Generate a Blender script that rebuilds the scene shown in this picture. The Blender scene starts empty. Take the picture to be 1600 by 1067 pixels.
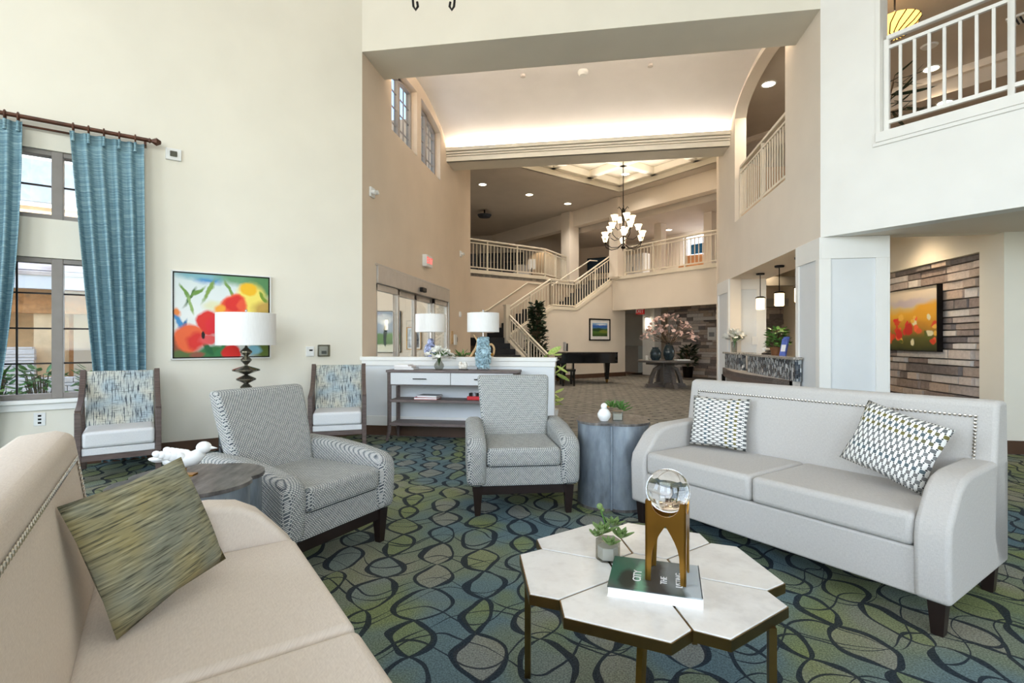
import bpy, bmesh, math, random
from mathutils import Matrix, Vector
R = math.radians; PI = math.pi; S2 = math.sqrt(0.5)
scene = bpy.context.scene; col = scene.collection
# ---------------------------------------------------------------- camera, world, lights, exposure
CAMH = 1.28
cd = bpy.data.cameras.new('camera'); cam = bpy.data.objects.new('camera', cd); col.objects.link(cam)
cam.location = (0, 0, CAMH); cam.rotation_euler = (R(90), 0, R(9)); cd.sensor_width = 36; cd.lens = 18.0
cd.clip_start = 0.02; cd.clip_end = 300
scene.camera = cam
vs = scene.view_settings
vs.view_transform = 'Standard'; vs.look = 'None'; vs.gamma = 1.0; vs.use_curve_mapping = False; vs.exposure = 0.0
scene.cycles.use_denoising = True
scene.cycles.max_bounces = 9; scene.cycles.diffuse_bounces = 5; scene.cycles.glossy_bounces = 4
scene.cycles.transmission_bounces = 8; scene.cycles.transparent_max_bounces = 10
scene.cycles.sample_clamp_indirect = 6.0; scene.cycles.caustics_reflective = False; scene.cycles.caustics_refractive = False
world = bpy.data.worlds.new('world'); scene.world = world; world.use_nodes = True
wn = world.node_tree.nodes; wl = world.node_tree.links
sky = wn.new('ShaderNodeTexSky'); sky.sky_type = 'NISHITA'; sky.sun_disc = False
sky.sun_elevation = R(55); sky.sun_rotation = R(140)
wl.new(sky.outputs[0], wn['Background'].inputs[0]); wn['Background'].inputs[1].default_value = 0.9
def lamp(name, kind, loc, energy, color=(1, 1, 1), rot=(0, 0, 0), **kw):
    d = bpy.data.lights.new(name, kind); d.energy = energy; d.color = color
    for k, v in kw.items(): setattr(d, k, v)
    o = bpy.data.objects.new(name, d); col.objects.link(o); o.location = loc; o.rotation_euler = rot
    return o
lamp('sun', 'SUN', (0, 0, 20), 16.0, (1, .95, .86), (R(38), 0, R(32)), angle=R(1))
# daylight standing in the big windows behind the camera (window_2 .. window_5)
DAY = (.90, .95, 1.0)
WIN = []          # (x, y, outward angle) of the rear windows, each 3.2 wide, 1.0 .. 6.0 high
for wx, wy, ang in ((-.22, -7.40, 270), (-5.17, -5.35, 225), (4.73, -5.35, 315), (-7.22, -.4, 180)):
    WIN.append((wx, wy, ang))
    a = R(ang)
    lamp('window_daylight', 'AREA', (wx + .06 * math.cos(a), wy + .06 * math.sin(a), 3.5), 240, DAY,
         (R(90), 0, a + R(90)), shape='RECTANGLE', size=3.2, size_y=5.0)

# ---------------------------------------------------------------- helpers
def lin(c):
    f = lambda v: (v / 255) / 12.92 if v / 255 <= .04045 else ((v / 255 + .055) / 1.055) ** 2.4
    return (f(c[0]), f(c[1]), f(c[2]), 1)
class NT:
    """small expression helper over a material node tree"""
    def __init__(s, name):
        s.m = bpy.data.materials.new(name); s.m.use_nodes = True
        s.n = s.m.node_tree.nodes; s.l = s.m.node_tree.links; s.b = s.n['Principled BSDF']
    def put(s, sock, v):
        if isinstance(v, bpy.types.NodeSocket): s.l.new(v, sock)
        elif isinstance(v, tuple) and len(v) == 3 and sock.type == 'RGBA': sock.default_value = lin(v)
        else: sock.default_value = v
    def coord(s, kind='Object'):
        return s.n.new('ShaderNodeTexCoord').outputs[kind]
    def mapping(s, vec, scale=(1, 1, 1), rot=(0, 0, 0), loc=(0, 0, 0)):
        n = s.n.new('ShaderNodeMapping'); s.l.new(vec, n.inputs[0])
        n.inputs[1].default_value = loc; n.inputs[2].default_value = rot; n.inputs[3].default_value = scale
        return n.outputs[0]
    def sep(s, vec):
        n = s.n.new('ShaderNodeSeparateXYZ'); s.l.new(vec, n.inputs[0]); return n.outputs
    def comb(s, x, y, z=0.0):
        n = s.n.new('ShaderNodeCombineXYZ')
        for i, v in enumerate((x, y, z)): s.put(n.inputs[i], v)
        return n.outputs[0]
    def math(s, op, a, b=None, c=None):
        n = s.n.new('ShaderNodeMath'); n.operation = op; s.put(n.inputs[0], a)
        if b is not None: s.put(n.inputs[1], b)
        if c is not None: s.put(n.inputs[2], c)
        return n.outputs[0]
    def noise(s, vec, scale, detail=2, rough=.5, out=0):
        n = s.n.new('ShaderNodeTexNoise'); s.l.new(vec, n.inputs['Vector'])
        n.inputs['Scale'].default_value = scale; n.inputs['Detail'].default_value = detail; n.inputs['Roughness'].default_value = rough
        return n.outputs[out]
    def wnoise(s, vec, out='Value'):
        n = s.n.new('ShaderNodeTexWhiteNoise'); s.l.new(vec, n.inputs['Vector']); return n.outputs[out]
    def ramp(s, fac, stops, interp='LINEAR'):
        n = s.n.new('ShaderNodeValToRGB'); s.put(n.inputs[0], fac); cr = n.color_ramp; cr.interpolation = interp
        while len(cr.elements) < len(stops): cr.elements.new(.5)
        for e, (p, c) in zip(cr.elements, stops): e.position = p; e.color = lin(c)
        return n.outputs[0]
    def mix(s, fac, a, b, blend='MIX'):
        n = s.n.new('ShaderNodeMix'); n.data_type = 'RGBA'; n.blend_type = blend
        s.put(n.inputs[0], fac); s.put(n.inputs[6], a); s.put(n.inputs[7], b); return n.outputs[2]
    def step(s, v, lo, hi):
        n = s.n.new('ShaderNodeMapRange'); s.put(n.inputs[0], v); n.inputs[1].default_value = lo; n.inputs[2].default_value = hi
        return n.outputs[0]
    def bump(s, h, strength=.3, dist=.01):
        n = s.n.new('ShaderNodeBump'); s.put(n.inputs['Height'], h); n.inputs['Strength'].default_value = strength
        n.inputs['Distance'].default_value = dist; s.l.new(n.outputs[0], s.b.inputs['Normal'])
    def fin(s, color=None, rough=.6, metal=0.0, spec=.5, **kw):
        if color is not None: s.put(s.b.inputs['Base Color'], color)
        s.put(s.b.inputs['Roughness'], rough); s.b.inputs['Metallic'].default_value = metal
        s.b.inputs['Specular IOR Level'].default_value = spec
        for k, v in kw.items(): s.put(s.b.inputs[k.replace('_', ' ')], v)
        return s.m
MATS = {}
def flat(name, c, rough=.6, metal=0.0, var=.06, scale=8, spec=.4, bump=0, **kw):
    """plain surface colour with slight mottling"""
    t = NT(name); v = t.coord()
    n = t.noise(v, scale, 3)
    c2 = tuple(max(0, x * (1 - var)) for x in c); c3 = tuple(min(255, x * (1 + var)) for x in c)
    colr = t.ramp(n, [(.3, c2), (.7, c3)])
    if bump: t.bump(t.noise(v, scale * 12, 2), bump, .004)
    m = t.fin(colr, rough, metal, spec, **kw); MATS[name] = m; return m
def emit(name, c, strength, base=(240, 235, 225)):
    t = NT(name); t.fin(base, .5); t.b.inputs['Emission Color'].default_value = lin(c)
    t.b.inputs['Emission Strength'].default_value = strength; MATS[name] = t.m; return t.m
def glassmat(name, tint=(235, 245, 245), rough=0.0, refl=.12):
    m = bpy.data.materials.new(name); m.use_nodes = True; n = m.node_tree.nodes; l = m.node_tree.links
    n.remove(n['Principled BSDF']); out = n['Material Output']
    tr = n.new('ShaderNodeBsdfTransparent'); tr.inputs[0].default_value = lin(tint)
    gl = n.new('ShaderNodeBsdfGlossy'); gl.inputs['Roughness'].default_value = rough
    ge = n.new('ShaderNodeNewGeometry'); dt = n.new('ShaderNodeVectorMath'); dt.operation = 'DOT_PRODUCT'
    l.new(ge.outputs['Normal'], dt.inputs[0]); l.new(ge.outputs['Incoming'], dt.inputs[1])
    def mt(op, a, b_):
        q = n.new('ShaderNodeMath'); q.operation = op
        for i, v_ in enumerate((a, b_)):
            if isinstance(v_, float): q.inputs[i].default_value = v_
            elif v_ is not None: l.new(v_, q.inputs[i])
        return q.outputs[0]
    om = mt('SUBTRACT', 1.0, mt('ABSOLUTE', dt.outputs['Value'], None))
    fac = mt('ADD', mt('MULTIPLY', mt('POWER', om, 5.0), .9), .03)          # Schlick reflectance, same from both sides
    mx = n.new('ShaderNodeMixShader'); l.new(fac, mx.inputs[0]); l.new(tr.outputs[0], mx.inputs[1]); l.new(gl.outputs[0], mx.inputs[2])
    l.new(mx.outputs[0], out.inputs[0]); MATS[name] = m; return m
IDM = Matrix.Identity(4)
def TR(x=0, y=0, z=0, rz=0.0, rx=0.0, ry=0.0):
    return Matrix.Translation((x, y, z)) @ Matrix.Rotation(rz, 4, 'Z') @ Matrix.Rotation(rx, 4, 'X') @ Matrix.Rotation(ry, 4, 'Y')
class MB:
    def __init__(s): s.v = []; s.f = []
    def add(s, vs, fs, m=None):
        o = len(s.v)
        s.v += [tuple(m @ Vector(p)) if m is not None else tuple(p) for p in vs]
        s.f += [tuple(i + o for i in f) for f in fs]; return s
    def box(s, x0, x1, y0, y1, z0, z1, m=None):
        return s.add([(x0, y0, z0), (x1, y0, z0), (x1, y1, z0), (x0, y1, z0), (x0, y0, z1), (x1, y0, z1), (x1, y1, z1), (x0, y1, z1)],
                     [(0, 3, 2, 1), (4, 5, 6, 7), (0, 1, 5, 4), (1, 2, 6, 5), (2, 3, 7, 6), (3, 0, 4, 7)], m)
    def frus(s, z0, z1, a, b, m=None):
        """tapered box: a, b = (x0, x1, y0, y1) at z0 and z1"""
        p = lambda q, z: [(q[0], q[2], z), (q[1], q[2], z), (q[1], q[3], z), (q[0], q[3], z)]
        return s.add(p(a, z0) + p(b, z1), [(0, 3, 2, 1), (4, 5, 6, 7), (0, 1, 5, 4), (1, 2, 6, 5), (2, 3, 7, 6), (3, 0, 4, 7)], m)
    def prism(s, poly, h0, h1, m=None):
        n = len(poly)
        a = sum(poly[i][0] * poly[(i + 1) % n][1] - poly[(i + 1) % n][0] * poly[i][1] for i in range(n))
        if a < 0: poly = poly[::-1]
        return s.add([(p[0], p[1], h0) for p in poly] + [(p[0], p[1], h1) for p in poly],
                     [tuple(range(n - 1, -1, -1)), tuple(range(n, 2 * n))] + [(i, (i + 1) % n, n + (i + 1) % n, n + i) for i in range(n)], m)
    def lathe(s, prof, seg=20, m=None, a0=0.0, a1=2 * PI):
        vs = []; fs = []; full = abs(a1 - a0 - 2 * PI) < 1e-6; k = seg if full else seg + 1
        for r, z in prof:
            for i in range(k):
                a = a0 + (a1 - a0) * i / seg; vs.append((r * math.cos(a), r * math.sin(a), z))
        for j in range(len(prof) - 1):
            for i in range(seg):
                i2 = (i + 1) % k
                fs.append((j * k + i, j * k + i2, (j + 1) * k + i2, (j + 1) * k + i))
        if full:
            if prof[0][0] > 1e-4: fs.append(tuple(range(k - 1, -1, -1)))
            if prof[-1][0] > 1e-4: fs.append(tuple((len(prof) - 1) * k + i for i in range(k)))
        return s.add(vs, fs, m)
    def tube(s, pts, r, seg=8, m=None, closed=False):
        pts = [Vector(p) for p in pts]; n = len(pts); rs = r if isinstance(r, (list, tuple)) else [r] * n
        vs = []; fs = []; up = None
        for i, p in enumerate(pts):
            if closed: t = pts[(i + 1) % n] - pts[i - 1]
            else: t = pts[min(i + 1, n - 1)] - pts[max(i - 1, 0)]
            t = t.normalized() if t.length > 1e-9 else Vector((0, 0, 1))
            if up is None:
                up = Vector((0, 0, 1)) if abs(t.z) < .95 else Vector((1, 0, 0))
            a = (up - t * up.dot(t)); a = a.normalized() if a.length > 1e-6 else t.orthogonal().normalized(); b = t.cross(a); up = a
            for k in range(seg):
                w = 2 * PI * k / seg; vs.append(tuple(p + (a * math.cos(w) + b * math.sin(w)) * rs[i]))
        for i in range(n if closed else n - 1):
            j = (i + 1) % n
            for k in range(seg): fs.append((i * seg + k, i * seg + (k + 1) % seg, j * seg + (k + 1) % seg, j * seg + k))
        if not closed: fs += [tuple(range(seg - 1, -1, -1)), tuple((n - 1) * seg + k for k in range(seg))]
        return s.add(vs, fs, m)
    def sphere(s, c, r, seg=12, rings=8, m=None, sc=(1, 1, 1)):
        pr = [(math.sin(PI * i / rings), -math.cos(PI * i / rings)) for i in range(rings + 1)]
        pr[0] = (0, -1); pr[-1] = (0, 1)
        t = MB().lathe([(max(a, 1e-5) , b) for a, b in pr], seg)
        return s.add([(c[0] + x * r * sc[0], c[1] + y * r * sc[1], c[2] + z * r * sc[2]) for x, y, z in t.v], t.f, m)
    def done(s, name, mat, parent=None, bevel=0.0, seg=2, smooth=35, sub=0, kind=None, m=None):
        me = bpy.data.meshes.new(name); me.from_pydata(s.v, [], s.f)
        bm = bmesh.new(); bm.from_mesh(me)
        bmesh.ops.recalc_face_normals(bm, faces=bm.faces)
        bm.to_mesh(me); bm.free(); me.validate()
        if smooth:
            for p in me.polygons: p.use_smooth = True
            me.set_sharp_from_angle(angle=R(smooth))
        o = bpy.data.objects.new(name, me); col.objects.link(o)
        if mat is not None: me.materials.append(MATS[mat] if isinstance(mat, str) else mat)
        if parent is not None: o.parent = parent
        if bevel:
            b = o.modifiers.new('bevel', 'BEVEL'); b.width = bevel; b.segments = seg; b.limit_method = 'ANGLE'; b.angle_limit = R(30)
            b.harden_normals = False
        if sub:
            b = o.modifiers.new('sub', 'SUBSURF'); b.levels = sub; b.render_levels = sub
        if kind: o['kind'] = kind
        if m is not None: o.matrix_local = m
        return o
def tag(o, label, cat, group=None):
    o['label'] = label; o['category'] = cat
    if group: o['group'] = group
    return o
def thing(name, label, cat, loc=(0, 0, 0), rz=0.0, group=None):
    o = bpy.data.objects.new(name, None); col.objects.link(o); o.empty_display_size = .1
    o.location = loc; o.rotation_euler = (0, 0, rz); return tag(o, label, cat, group)
def struct(name, mb, mat, **kw):
    o = mb.done(name, mat, **kw); o['kind'] = 'structure'; return o
def children(o): return [c for c in col.objects if c.parent == o]
def copy_tree(o, parent=None):
    c = o.copy(); col.objects.link(c); c.parent = parent
    for ch in children(o): copy_tree(ch, c)
    return c
def inst(o, name, parent, m):
    """a copy of a piece that shares its mesh"""
    c = o.copy(); c.name = name; col.objects.link(c); c.parent = parent; c.matrix_local = m; return c
def text(body, size, mat, parent, m, name='lettering', extrude=.0006):
    cu = bpy.data.curves.new(name, 'FONT'); cu.body = body; cu.size = size; cu.extrude = extrude; cu.align_x = 'CENTER'; cu.align_y = 'CENTER'
    tmp = bpy.data.objects.new('tmp_text', cu); col.objects.link(tmp); bpy.context.view_layer.update()
    me = bpy.data.meshes.new_from_object(tmp.evaluated_get(bpy.context.evaluated_depsgraph_get())); bpy.data.objects.remove(tmp); bpy.data.curves.remove(cu)
    me.name = name; me.materials.clear(); me.materials.append(MATS[mat])
    o = bpy.data.objects.new(name, me); col.objects.link(o); o.parent = parent; o.matrix_local = m; return o
def ribbon(path, w):
    """planar path -> outline polygon of width w"""
    L = []; Rr = []; n = len(path)
    for i in range(n):
        a = Vector(path[max(i - 1, 0)]); b = Vector(path[min(i + 1, n - 1)]); t = (b - a).normalized(); q = Vector((-t.y, t.x))
        ww = w[i] if isinstance(w, (list, tuple)) else w
        p = Vector(path[i]); L.append(tuple(p + q * ww / 2)); Rr.append(tuple(p - q * ww / 2))
    return L + Rr[::-1]
XZ = Matrix(((1, 0, 0, 0), (0, 0, -1, 0), (0, 1, 0, 0), (0, 0, 0, 1)))      # prism in x,z extruded to -y
YZ = Matrix(((0, 0, 1, 0), (1, 0, 0, 0), (0, 1, 0, 0), (0, 0, 0, 1)))       # prism in y,z extruded along x
# ---------------------------------------------------------------- materials
flat('paint_cream', (235, 229, 215), .75, var=.012, scale=1.5)
flat('paint_tan', (220, 203, 183), .75, var=.015, scale=1.5)
flat('paint_sand', (234, 223, 209), .75, var=.012, scale=1.5)
flat('paint_white', (240, 238, 234), .6, var=.012, scale=2)
flat('paint_grey_white', (226, 228, 230), .55, var=.012, scale=2)
flat('paint_ceiling', (240, 236, 234), .8, var=.01, scale=2)
flat('paint_taupe', (204, 194, 182), .8, var=.015, scale=2)
flat('paint_rail', (232, 222, 204), .5, var=.01)
flat('paint_orange', (214, 158, 112), .8, var=.03)
flat('paint_panel_grey', (150, 146, 138), .7, var=.02)
flat('baseboard_brown', (84, 60, 44), .5, var=.06)
flat('wood_dark', (34, 24, 22), .35, var=.15)
flat('black_lacquer', (10, 10, 11), .08, var=.05, spec=.6)
flat('black_metal', (28, 24, 22), .4, .6, var=.1)
flat('bronze_rod', (84, 52, 38), .35, .3, var=.2)
flat('gold', (176, 132, 62), .28, 1.0, var=.05)
flat('gold_rim', (124, 102, 64), .32, 1.0, var=.08)
flat('chrome', (200, 200, 204), .12, 1.0, var=.02)
flat('steel', (150, 156, 164), .3, .9, var=.05)
flat('aluminium', (196, 190, 184), .35, .5, var=.02)
flat('window_frame', (142, 134, 128), .5, var=.03)
flat('ceramic_white', (240, 240, 238), .3, var=.02)
flat('ceramic_teal', (38, 52, 58), .15, var=.2, scale=20)
flat('plastic_white', (236, 236, 234), .4, var=.01)
flat('paper_white', (240, 238, 236), .8, var=.02)
flat('paper_grey', (150, 152, 156), .7, var=.05)
flat('red', (196, 40, 48), .4, var=.05)
flat('blue_brochure', (84, 104, 178), .4, var=.15, scale=30)
flat('navy', (26, 34, 60), .6, var=.1)
flat('screen_black', (14, 16, 20), .15)
flat('soil', (58, 44, 34), .9, var=.2, scale=40)
flat('pot_brown', (120, 78, 48), .5, var=.1)
flat('petal_white', (246, 244, 236), .7, var=.04, scale=30)
flat('petal_pink', (236, 200, 192), .7, var=.12, scale=30)
flat('bark', (92, 74, 56), .8, var=.2, scale=30)
flat('coral_teal', (170, 194, 203), .6, var=.2, scale=30)
flat('coral_white', (228, 222, 212), .7, var=.1, scale=30)
flat('driftwood', (206, 172, 128), .6, var=.1, scale=20)
flat('tread_dark', (40, 42, 46), .9, var=.15, scale=40)
flat('stucco', (226, 196, 156), .9, var=.05, scale=6)
flat('beam_wood', (176, 124, 74), .7, var=.12, scale=10)
flat('gravel', (206, 196, 182), .95, var=.15, scale=40)
flat('sofa_dark_void', (60, 54, 50), .9)
flat('furniture_slate', (58, 62, 70), .8, var=.15)
flat('nickel_nail', (196, 190, 180), .22, 1.0, var=.03)
emit('lit_disc', (255, 240, 214), 14)
emit('lit_glass', (255, 226, 176), 5.0)
emit('lit_pendant', (255, 222, 168), 4.0)
emit('lit_cove', (255, 240, 220), 46.0)
emit('lit_exit', (255, 70, 70), 1.6, (220, 60, 60))
emit('lit_sconce', (255, 240, 214), 6)
glassmat('glass_clear', (244, 248, 248))
glassmat('glass_smoke', (206, 206, 200))
def m_shade():
    t = NT('lamp_shade'); v = t.coord(); x = t.sep(v)
    n = t.noise(t.mapping(v, (60, 60, 3)), 4, 2)
    m = t.fin(t.ramp(n, [(.3, (238, 236, 234)), (.7, (248, 246, 244))]), .8, Transmission_Weight=.0)
    t.b.inputs['Subsurface Weight'].default_value = 0
    MATS['lamp_shade'] = m
m_shade()
def m_crystal():
    t = NT('crystal'); t.fin((250, 250, 250), 0.0); t.b.inputs['Transmission Weight'].default_value = 1; t.b.inputs['IOR'].default_value = 1.5
    MATS['crystal'] = t.m
m_crystal()
def m_leaf(name, a, b, scale=14, rough=.45):
    t = NT(name); n = t.noise(t.coord(), scale, 2); MATS[name] = t.fin(t.ramp(n, [(.3, a), (.7, b)]), rough)
m_leaf('leaf_dark', (18, 34, 22), (46, 66, 40)); m_leaf('leaf_green', (58, 104, 44), (104, 146, 70)); m_leaf('leaf_lime', (150, 184, 80), (208, 220, 140))
m_leaf('leaf_succulent', (78, 112, 60), (146, 168, 100), 25)
def m_wood(name, a, b, sc=(3, 40, 40), rough=.5):
    t = NT(name); v = t.mapping(t.coord(), sc); n = t.noise(v, 2.2, 4, .6)
    t.bump(n, .15, .002); MATS[name] = t.fin(t.ramp(n, [(.3, a), (.7, b)]), rough)
m_wood('wood_grey', (84, 72, 70), (120, 106, 102)); m_wood('wood_brown', (72, 58, 54), (104, 88, 82)); m_wood('wood_floor_table', (70, 66, 64), (112, 104, 98))
m_wood('wood_floor', (88, 54, 34), (128, 80, 50), (1.5, 14, 14), .35)
def m_carpet():
    t = NT('carpet_loops'); v0 = t.coord('Object')
    def warp(src, sc, amt):
        n = t.noise(src, sc, 2, out=1); vv = t.n.new('ShaderNodeVectorMath'); vv.operation = 'MULTIPLY_ADD'
        t.l.new(n, vv.inputs[0]); vv.inputs[1].default_value = amt; t.l.new(src, vv.inputs[2]); return vv.outputs[0]
    v = t.mapping(warp(v0, 1.7, (.26, .30, 0)), rot=(0, 0, R(-12)))
    x, y, _ = t.sep(v)
    def chain(pitch, amp, half, stag, w, off):
        u = t.math('DIVIDE', t.math('ADD', x, off), pitch)
        i = t.math('FLOOR', u); fx = t.math('MULTIPLY', t.math('SUBTRACT', t.math('FRACT', u), .5), pitch)
        ph = t.math('DIVIDE', t.math('ADD', y, t.math('MULTIPLY', i, stag)), half)
        cellr = t.wnoise(t.comb(i, t.math('FLOOR', ph), 0.0))
        sn = t.math('ABSOLUTE', t.math('SINE', t.math('MULTIPLY', ph, PI)))
        am = t.math('MULTIPLY_ADD', cellr, amp * .5, amp * .72)
        d = t.math('ABSOLUTE', t.math('SUBTRACT', t.math('ABSOLUTE', fx), t.math('MULTIPLY', t.math('POWER', sn, .7), am)))
        thick = t.math('MULTIPLY', t.math('MULTIPLY_ADD', t.noise(v, 5.5, 1), 2.6, -.45), w)
        return t.math('LESS_THAN', d, thick), cellr, t.math('LESS_THAN', t.math('ABSOLUTE', fx), t.math('MULTIPLY', sn, am))
    a, cr, inside = chain(.27, .095, .30, .11, .017, 0.0)
    def stems(period, amp, wl, w, k):
        q = t.math('ADD', y, t.math('MULTIPLY', t.math('SINE', t.math('MULTIPLY_ADD', x, 2 * PI / wl, k)), amp))
        f = t.math('ABSOLUTE', t.math('SUBTRACT', t.math('FRACT', t.math('DIVIDE', q, period)), .5))
        return t.math('LESS_THAN', t.math('MULTIPLY', f, period), t.math('MULTIPLY_ADD', t.noise(v, 4.0, 1), w * 2.6, -w * .6))
    b = stems(.30, .09, .54, .008, 0); c = stems(.41, -.15, .81, .006, 1.7); e = stems(.53, .2, 1.1, .006, 3.9)
    dark = t.math('MAXIMUM', t.math('MAXIMUM', a, b), t.math('MAXIMUM', c, e))
    base = t.ramp(t.noise(v0, .9, 2), [(.30, (90, 116, 130)), (.46, (108, 130, 136)), (.53, (124, 136, 118)), (.64, (148, 148, 130))])
    incol = t.ramp(cr, [(0, (134, 146, 88)), (.28, (112, 134, 138)), (.5, (164, 158, 144)), (.72, (144, 150, 100)), (.86, (122, 138, 140))], 'CONSTANT')
    base = t.mix(t.math('MULTIPLY', inside, .5), base, incol)
    base = t.mix(t.math('MULTIPLY', t.step(t.noise(v0, 1.6, 2), .52, .64), .7), base, (134, 144, 88))
    colr = t.mix(t.math('MULTIPLY', dark, .9), base, (38, 46, 58))
    sp = t.noise(v0, 140, 1)
    colr = t.mix(.5, colr, t.mix(1.0, colr, t.ramp(sp, [(.36, (80, 80, 80)), (.64, (255, 255, 255))]), 'MULTIPLY'))
    t.bump(sp, .5, .006); MATS['carpet_loops'] = t.fin(colr, .95, spec=.1)
m_carpet()
def m_carpet2():
    t = NT('carpet_lobby'); v = t.coord(); p = t.mapping(v, rot=(0, 0, R(45)))
    x, y, _ = t.sep(p)
    g = .24
    fx = t.math('ABSOLUTE', t.math('SUBTRACT', t.math('FRACT', t.math('DIVIDE', x, g)), .5)); fy = t.math('ABSOLUTE', t.math('SUBTRACT', t.math('FRACT', t.math('DIVIDE', y, g)), .5))
    dot = t.math('LESS_THAN', t.math('ADD', fx, fy), .17)
    line = t.math('LESS_THAN', t.math('MINIMUM', fx, fy), .035)
    base = t.ramp(t.noise(v, 5, 3), [(.3, (116, 114, 109)), (.7, (152, 148, 140))])
    w = t.math('SINE', t.math('MULTIPLY_ADD', t.noise(v, 3, 1), 9.0, t.math('MULTIPLY', x, 2 * PI / .12)))
    base = t.mix(t.math('MULTIPLY', t.step(w, .2, .9), .35), base, (74, 74, 70))
    c = t.mix(t.math('MULTIPLY', line, .35), base, (80, 78, 72)); c = t.mix(t.math('MULTIPLY', dot, .8), c, (48, 50, 54))
    MATS['carpet_lobby'] = t.fin(c, .95, spec=.1)
m_carpet2()
def weave_uv(t, sx=1.0):
    x, y, z = t.sep(t.coord()); return t.comb(t.math('ADD', x, y), t.math('MULTIPLY_ADD', y, .6, z), 0.0)
def m_tweed():
    t = NT('tweed'); uv = weave_uv(t)
    br = t.n.new('ShaderNodeTexBrick'); t.l.new(uv, br.inputs['Vector'])
    br.inputs['Scale'].default_value = 1; br.inputs['Brick Width'].default_value = .016; br.inputs['Row Height'].default_value = .0095; br.inputs['Mortar Size'].default_value = .0026
    br.inputs['Mortar Smooth'].default_value = .3
    pat = t.noise(t.mapping(uv, (14, 14, 1)), 1, 1)
    zig = t.math('SINE', t.math('MULTIPLY', t.math('ADD', t.sep(uv)[1], t.math('MULTIPLY', t.math('ABSOLUTE', t.math('SUBTRACT', t.math('FRACT', t.math('DIVIDE', t.sep(uv)[0], .16)), .5)), .16)), 2 * PI / .07))
    lite = t.ramp(t.noise(uv, 60, 2), [(.3, (206, 206, 200)), (.7, (232, 230, 222))])
    dk = t.mix(t.step(zig, -.8, .9), (104, 110, 112), (86, 92, 97))
    c = t.mix(br.outputs['Fac'], lite, dk)
    t.bump(br.outputs['Fac'], .4, .003); MATS['tweed'] = t.fin(c, .95, spec=.15)
m_tweed()
def m_linen(name, a, b, sc=240):
    t = NT(name); uv = weave_uv(t)
    n = t.noise(t.mapping(uv, (1, 6, 1)), sc / 4, 2); n2 = t.noise(t.mapping(uv, (6, 1, 1)), sc / 4, 2)
    c = t.ramp(t.math('MULTIPLY', t.math('ADD', n, n2), .5), [(.35, a), (.65, b)])
    t.bump(n, .12, .002); MATS[name] = t.fin(c, .9, spec=.15)
m_linen('linen_grey', (180, 176, 172), (196, 192, 187)); m_linen('linen_warm_lit', (212, 200, 188), (226, 215, 203)); m_linen('linen_seat', (208, 208, 210), (222, 222, 222))  # second sofa linen: same fabric, with warm light put into its colour
def m_stroke():
    t = NT('stroke_fabric'); x, y, z = t.sep(t.coord())
    n1 = t.noise(t.comb(t.math('MULTIPLY', x, 120), t.math('MULTIPLY', z, 8), 0.0), 1, 2, .6)
    n2 = t.noise(t.comb(t.math('MULTIPLY', x, 9), t.math('MULTIPLY', z, 120), 3.0), 1, 2, .6)
    base = t.ramp(t.noise(t.coord(), 5, 1), [(.35, (206, 202, 186)), (.65, (172, 186, 192))])
    c = t.mix(t.step(n1, .53, .62), base, (66, 74, 84)); c = t.mix(t.math('MULTIPLY', t.step(n2, .56, .66), .75), c, (92, 96, 94))
    MATS['stroke_fabric'] = t.fin(c, .9, spec=.15)
m_stroke()
def m_green_pillow():
    t = NT('slub_olive'); x, y, z = t.sep(t.coord())
    n = t.noise(t.comb(t.math('MULTIPLY', x, 9), t.math('MULTIPLY', z, 150), 0.0), 1, 3, .6)
    n2 = t.noise(t.coord(), 6, 2)
    a = t.ramp(n2, [(.35, (156, 146, 104)), (.6, (132, 134, 118))])
    c = t.mix(t.step(n, .5, .68), a, (70, 70, 58)); c = t.mix(t.math('MULTIPLY', t.step(n, .44, .3), .6), c, (196, 190, 160))
    t.bump(n, .4, .004); MATS['slub_olive'] = t.fin(c, .8, spec=.25)
m_green_pillow()
def m_check_pillow(name, swap):
    t = NT(name); x, y, z = t.sep(t.coord())
    if swap: x, z = z, x
    u = t.math('DIVIDE', x, .0286); iu = t.math('FLOOR', u)
    v = t.math('ADD', t.math('DIVIDE', z, .031), t.math('MULTIPLY', t.math('MODULO', t.math('ABSOLUTE', iu), 2.0), .5)); iv = t.math('FLOOR', v)
    fu = t.math('ABSOLUTE', t.math('SUBTRACT', t.math('FRACT', u), .5)); fv = t.math('ABSOLUTE', t.math('SUBTRACT', t.math('FRACT', v), .5))
    sq = t.math('MULTIPLY', t.math('LESS_THAN', fu, .33), t.math('LESS_THAN', fv, .29))
    dots = t.math('MULTIPLY', t.math('GREATER_THAN', fu, .39), t.math('LESS_THAN', t.math('ABSOLUTE', t.math('SUBTRACT', fv, .25)), .10))
    w1 = t.wnoise(t.comb(iu, 2.0, 0.0)); w2 = t.wnoise(t.comb(iu, iv, 5.0))
    ccol = t.ramp(w1, [(.0, (112, 114, 114)), (.3, (136, 136, 134)), (.5, (116, 108, 62)), (.64, (92, 106, 112)), (.8, (128, 126, 124))], 'CONSTANT')
    ccol = t.mix(t.math('MULTIPLY', w2, .4), ccol, (84, 90, 92))
    c = t.mix(sq, (232, 231, 226), ccol); c = t.mix(dots, c, (24, 24, 28))
    MATS[name] = t.fin(c, .85, spec=.2)
m_check_pillow('check_fabric', False); m_check_pillow('check_fabric_turned', True)
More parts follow.
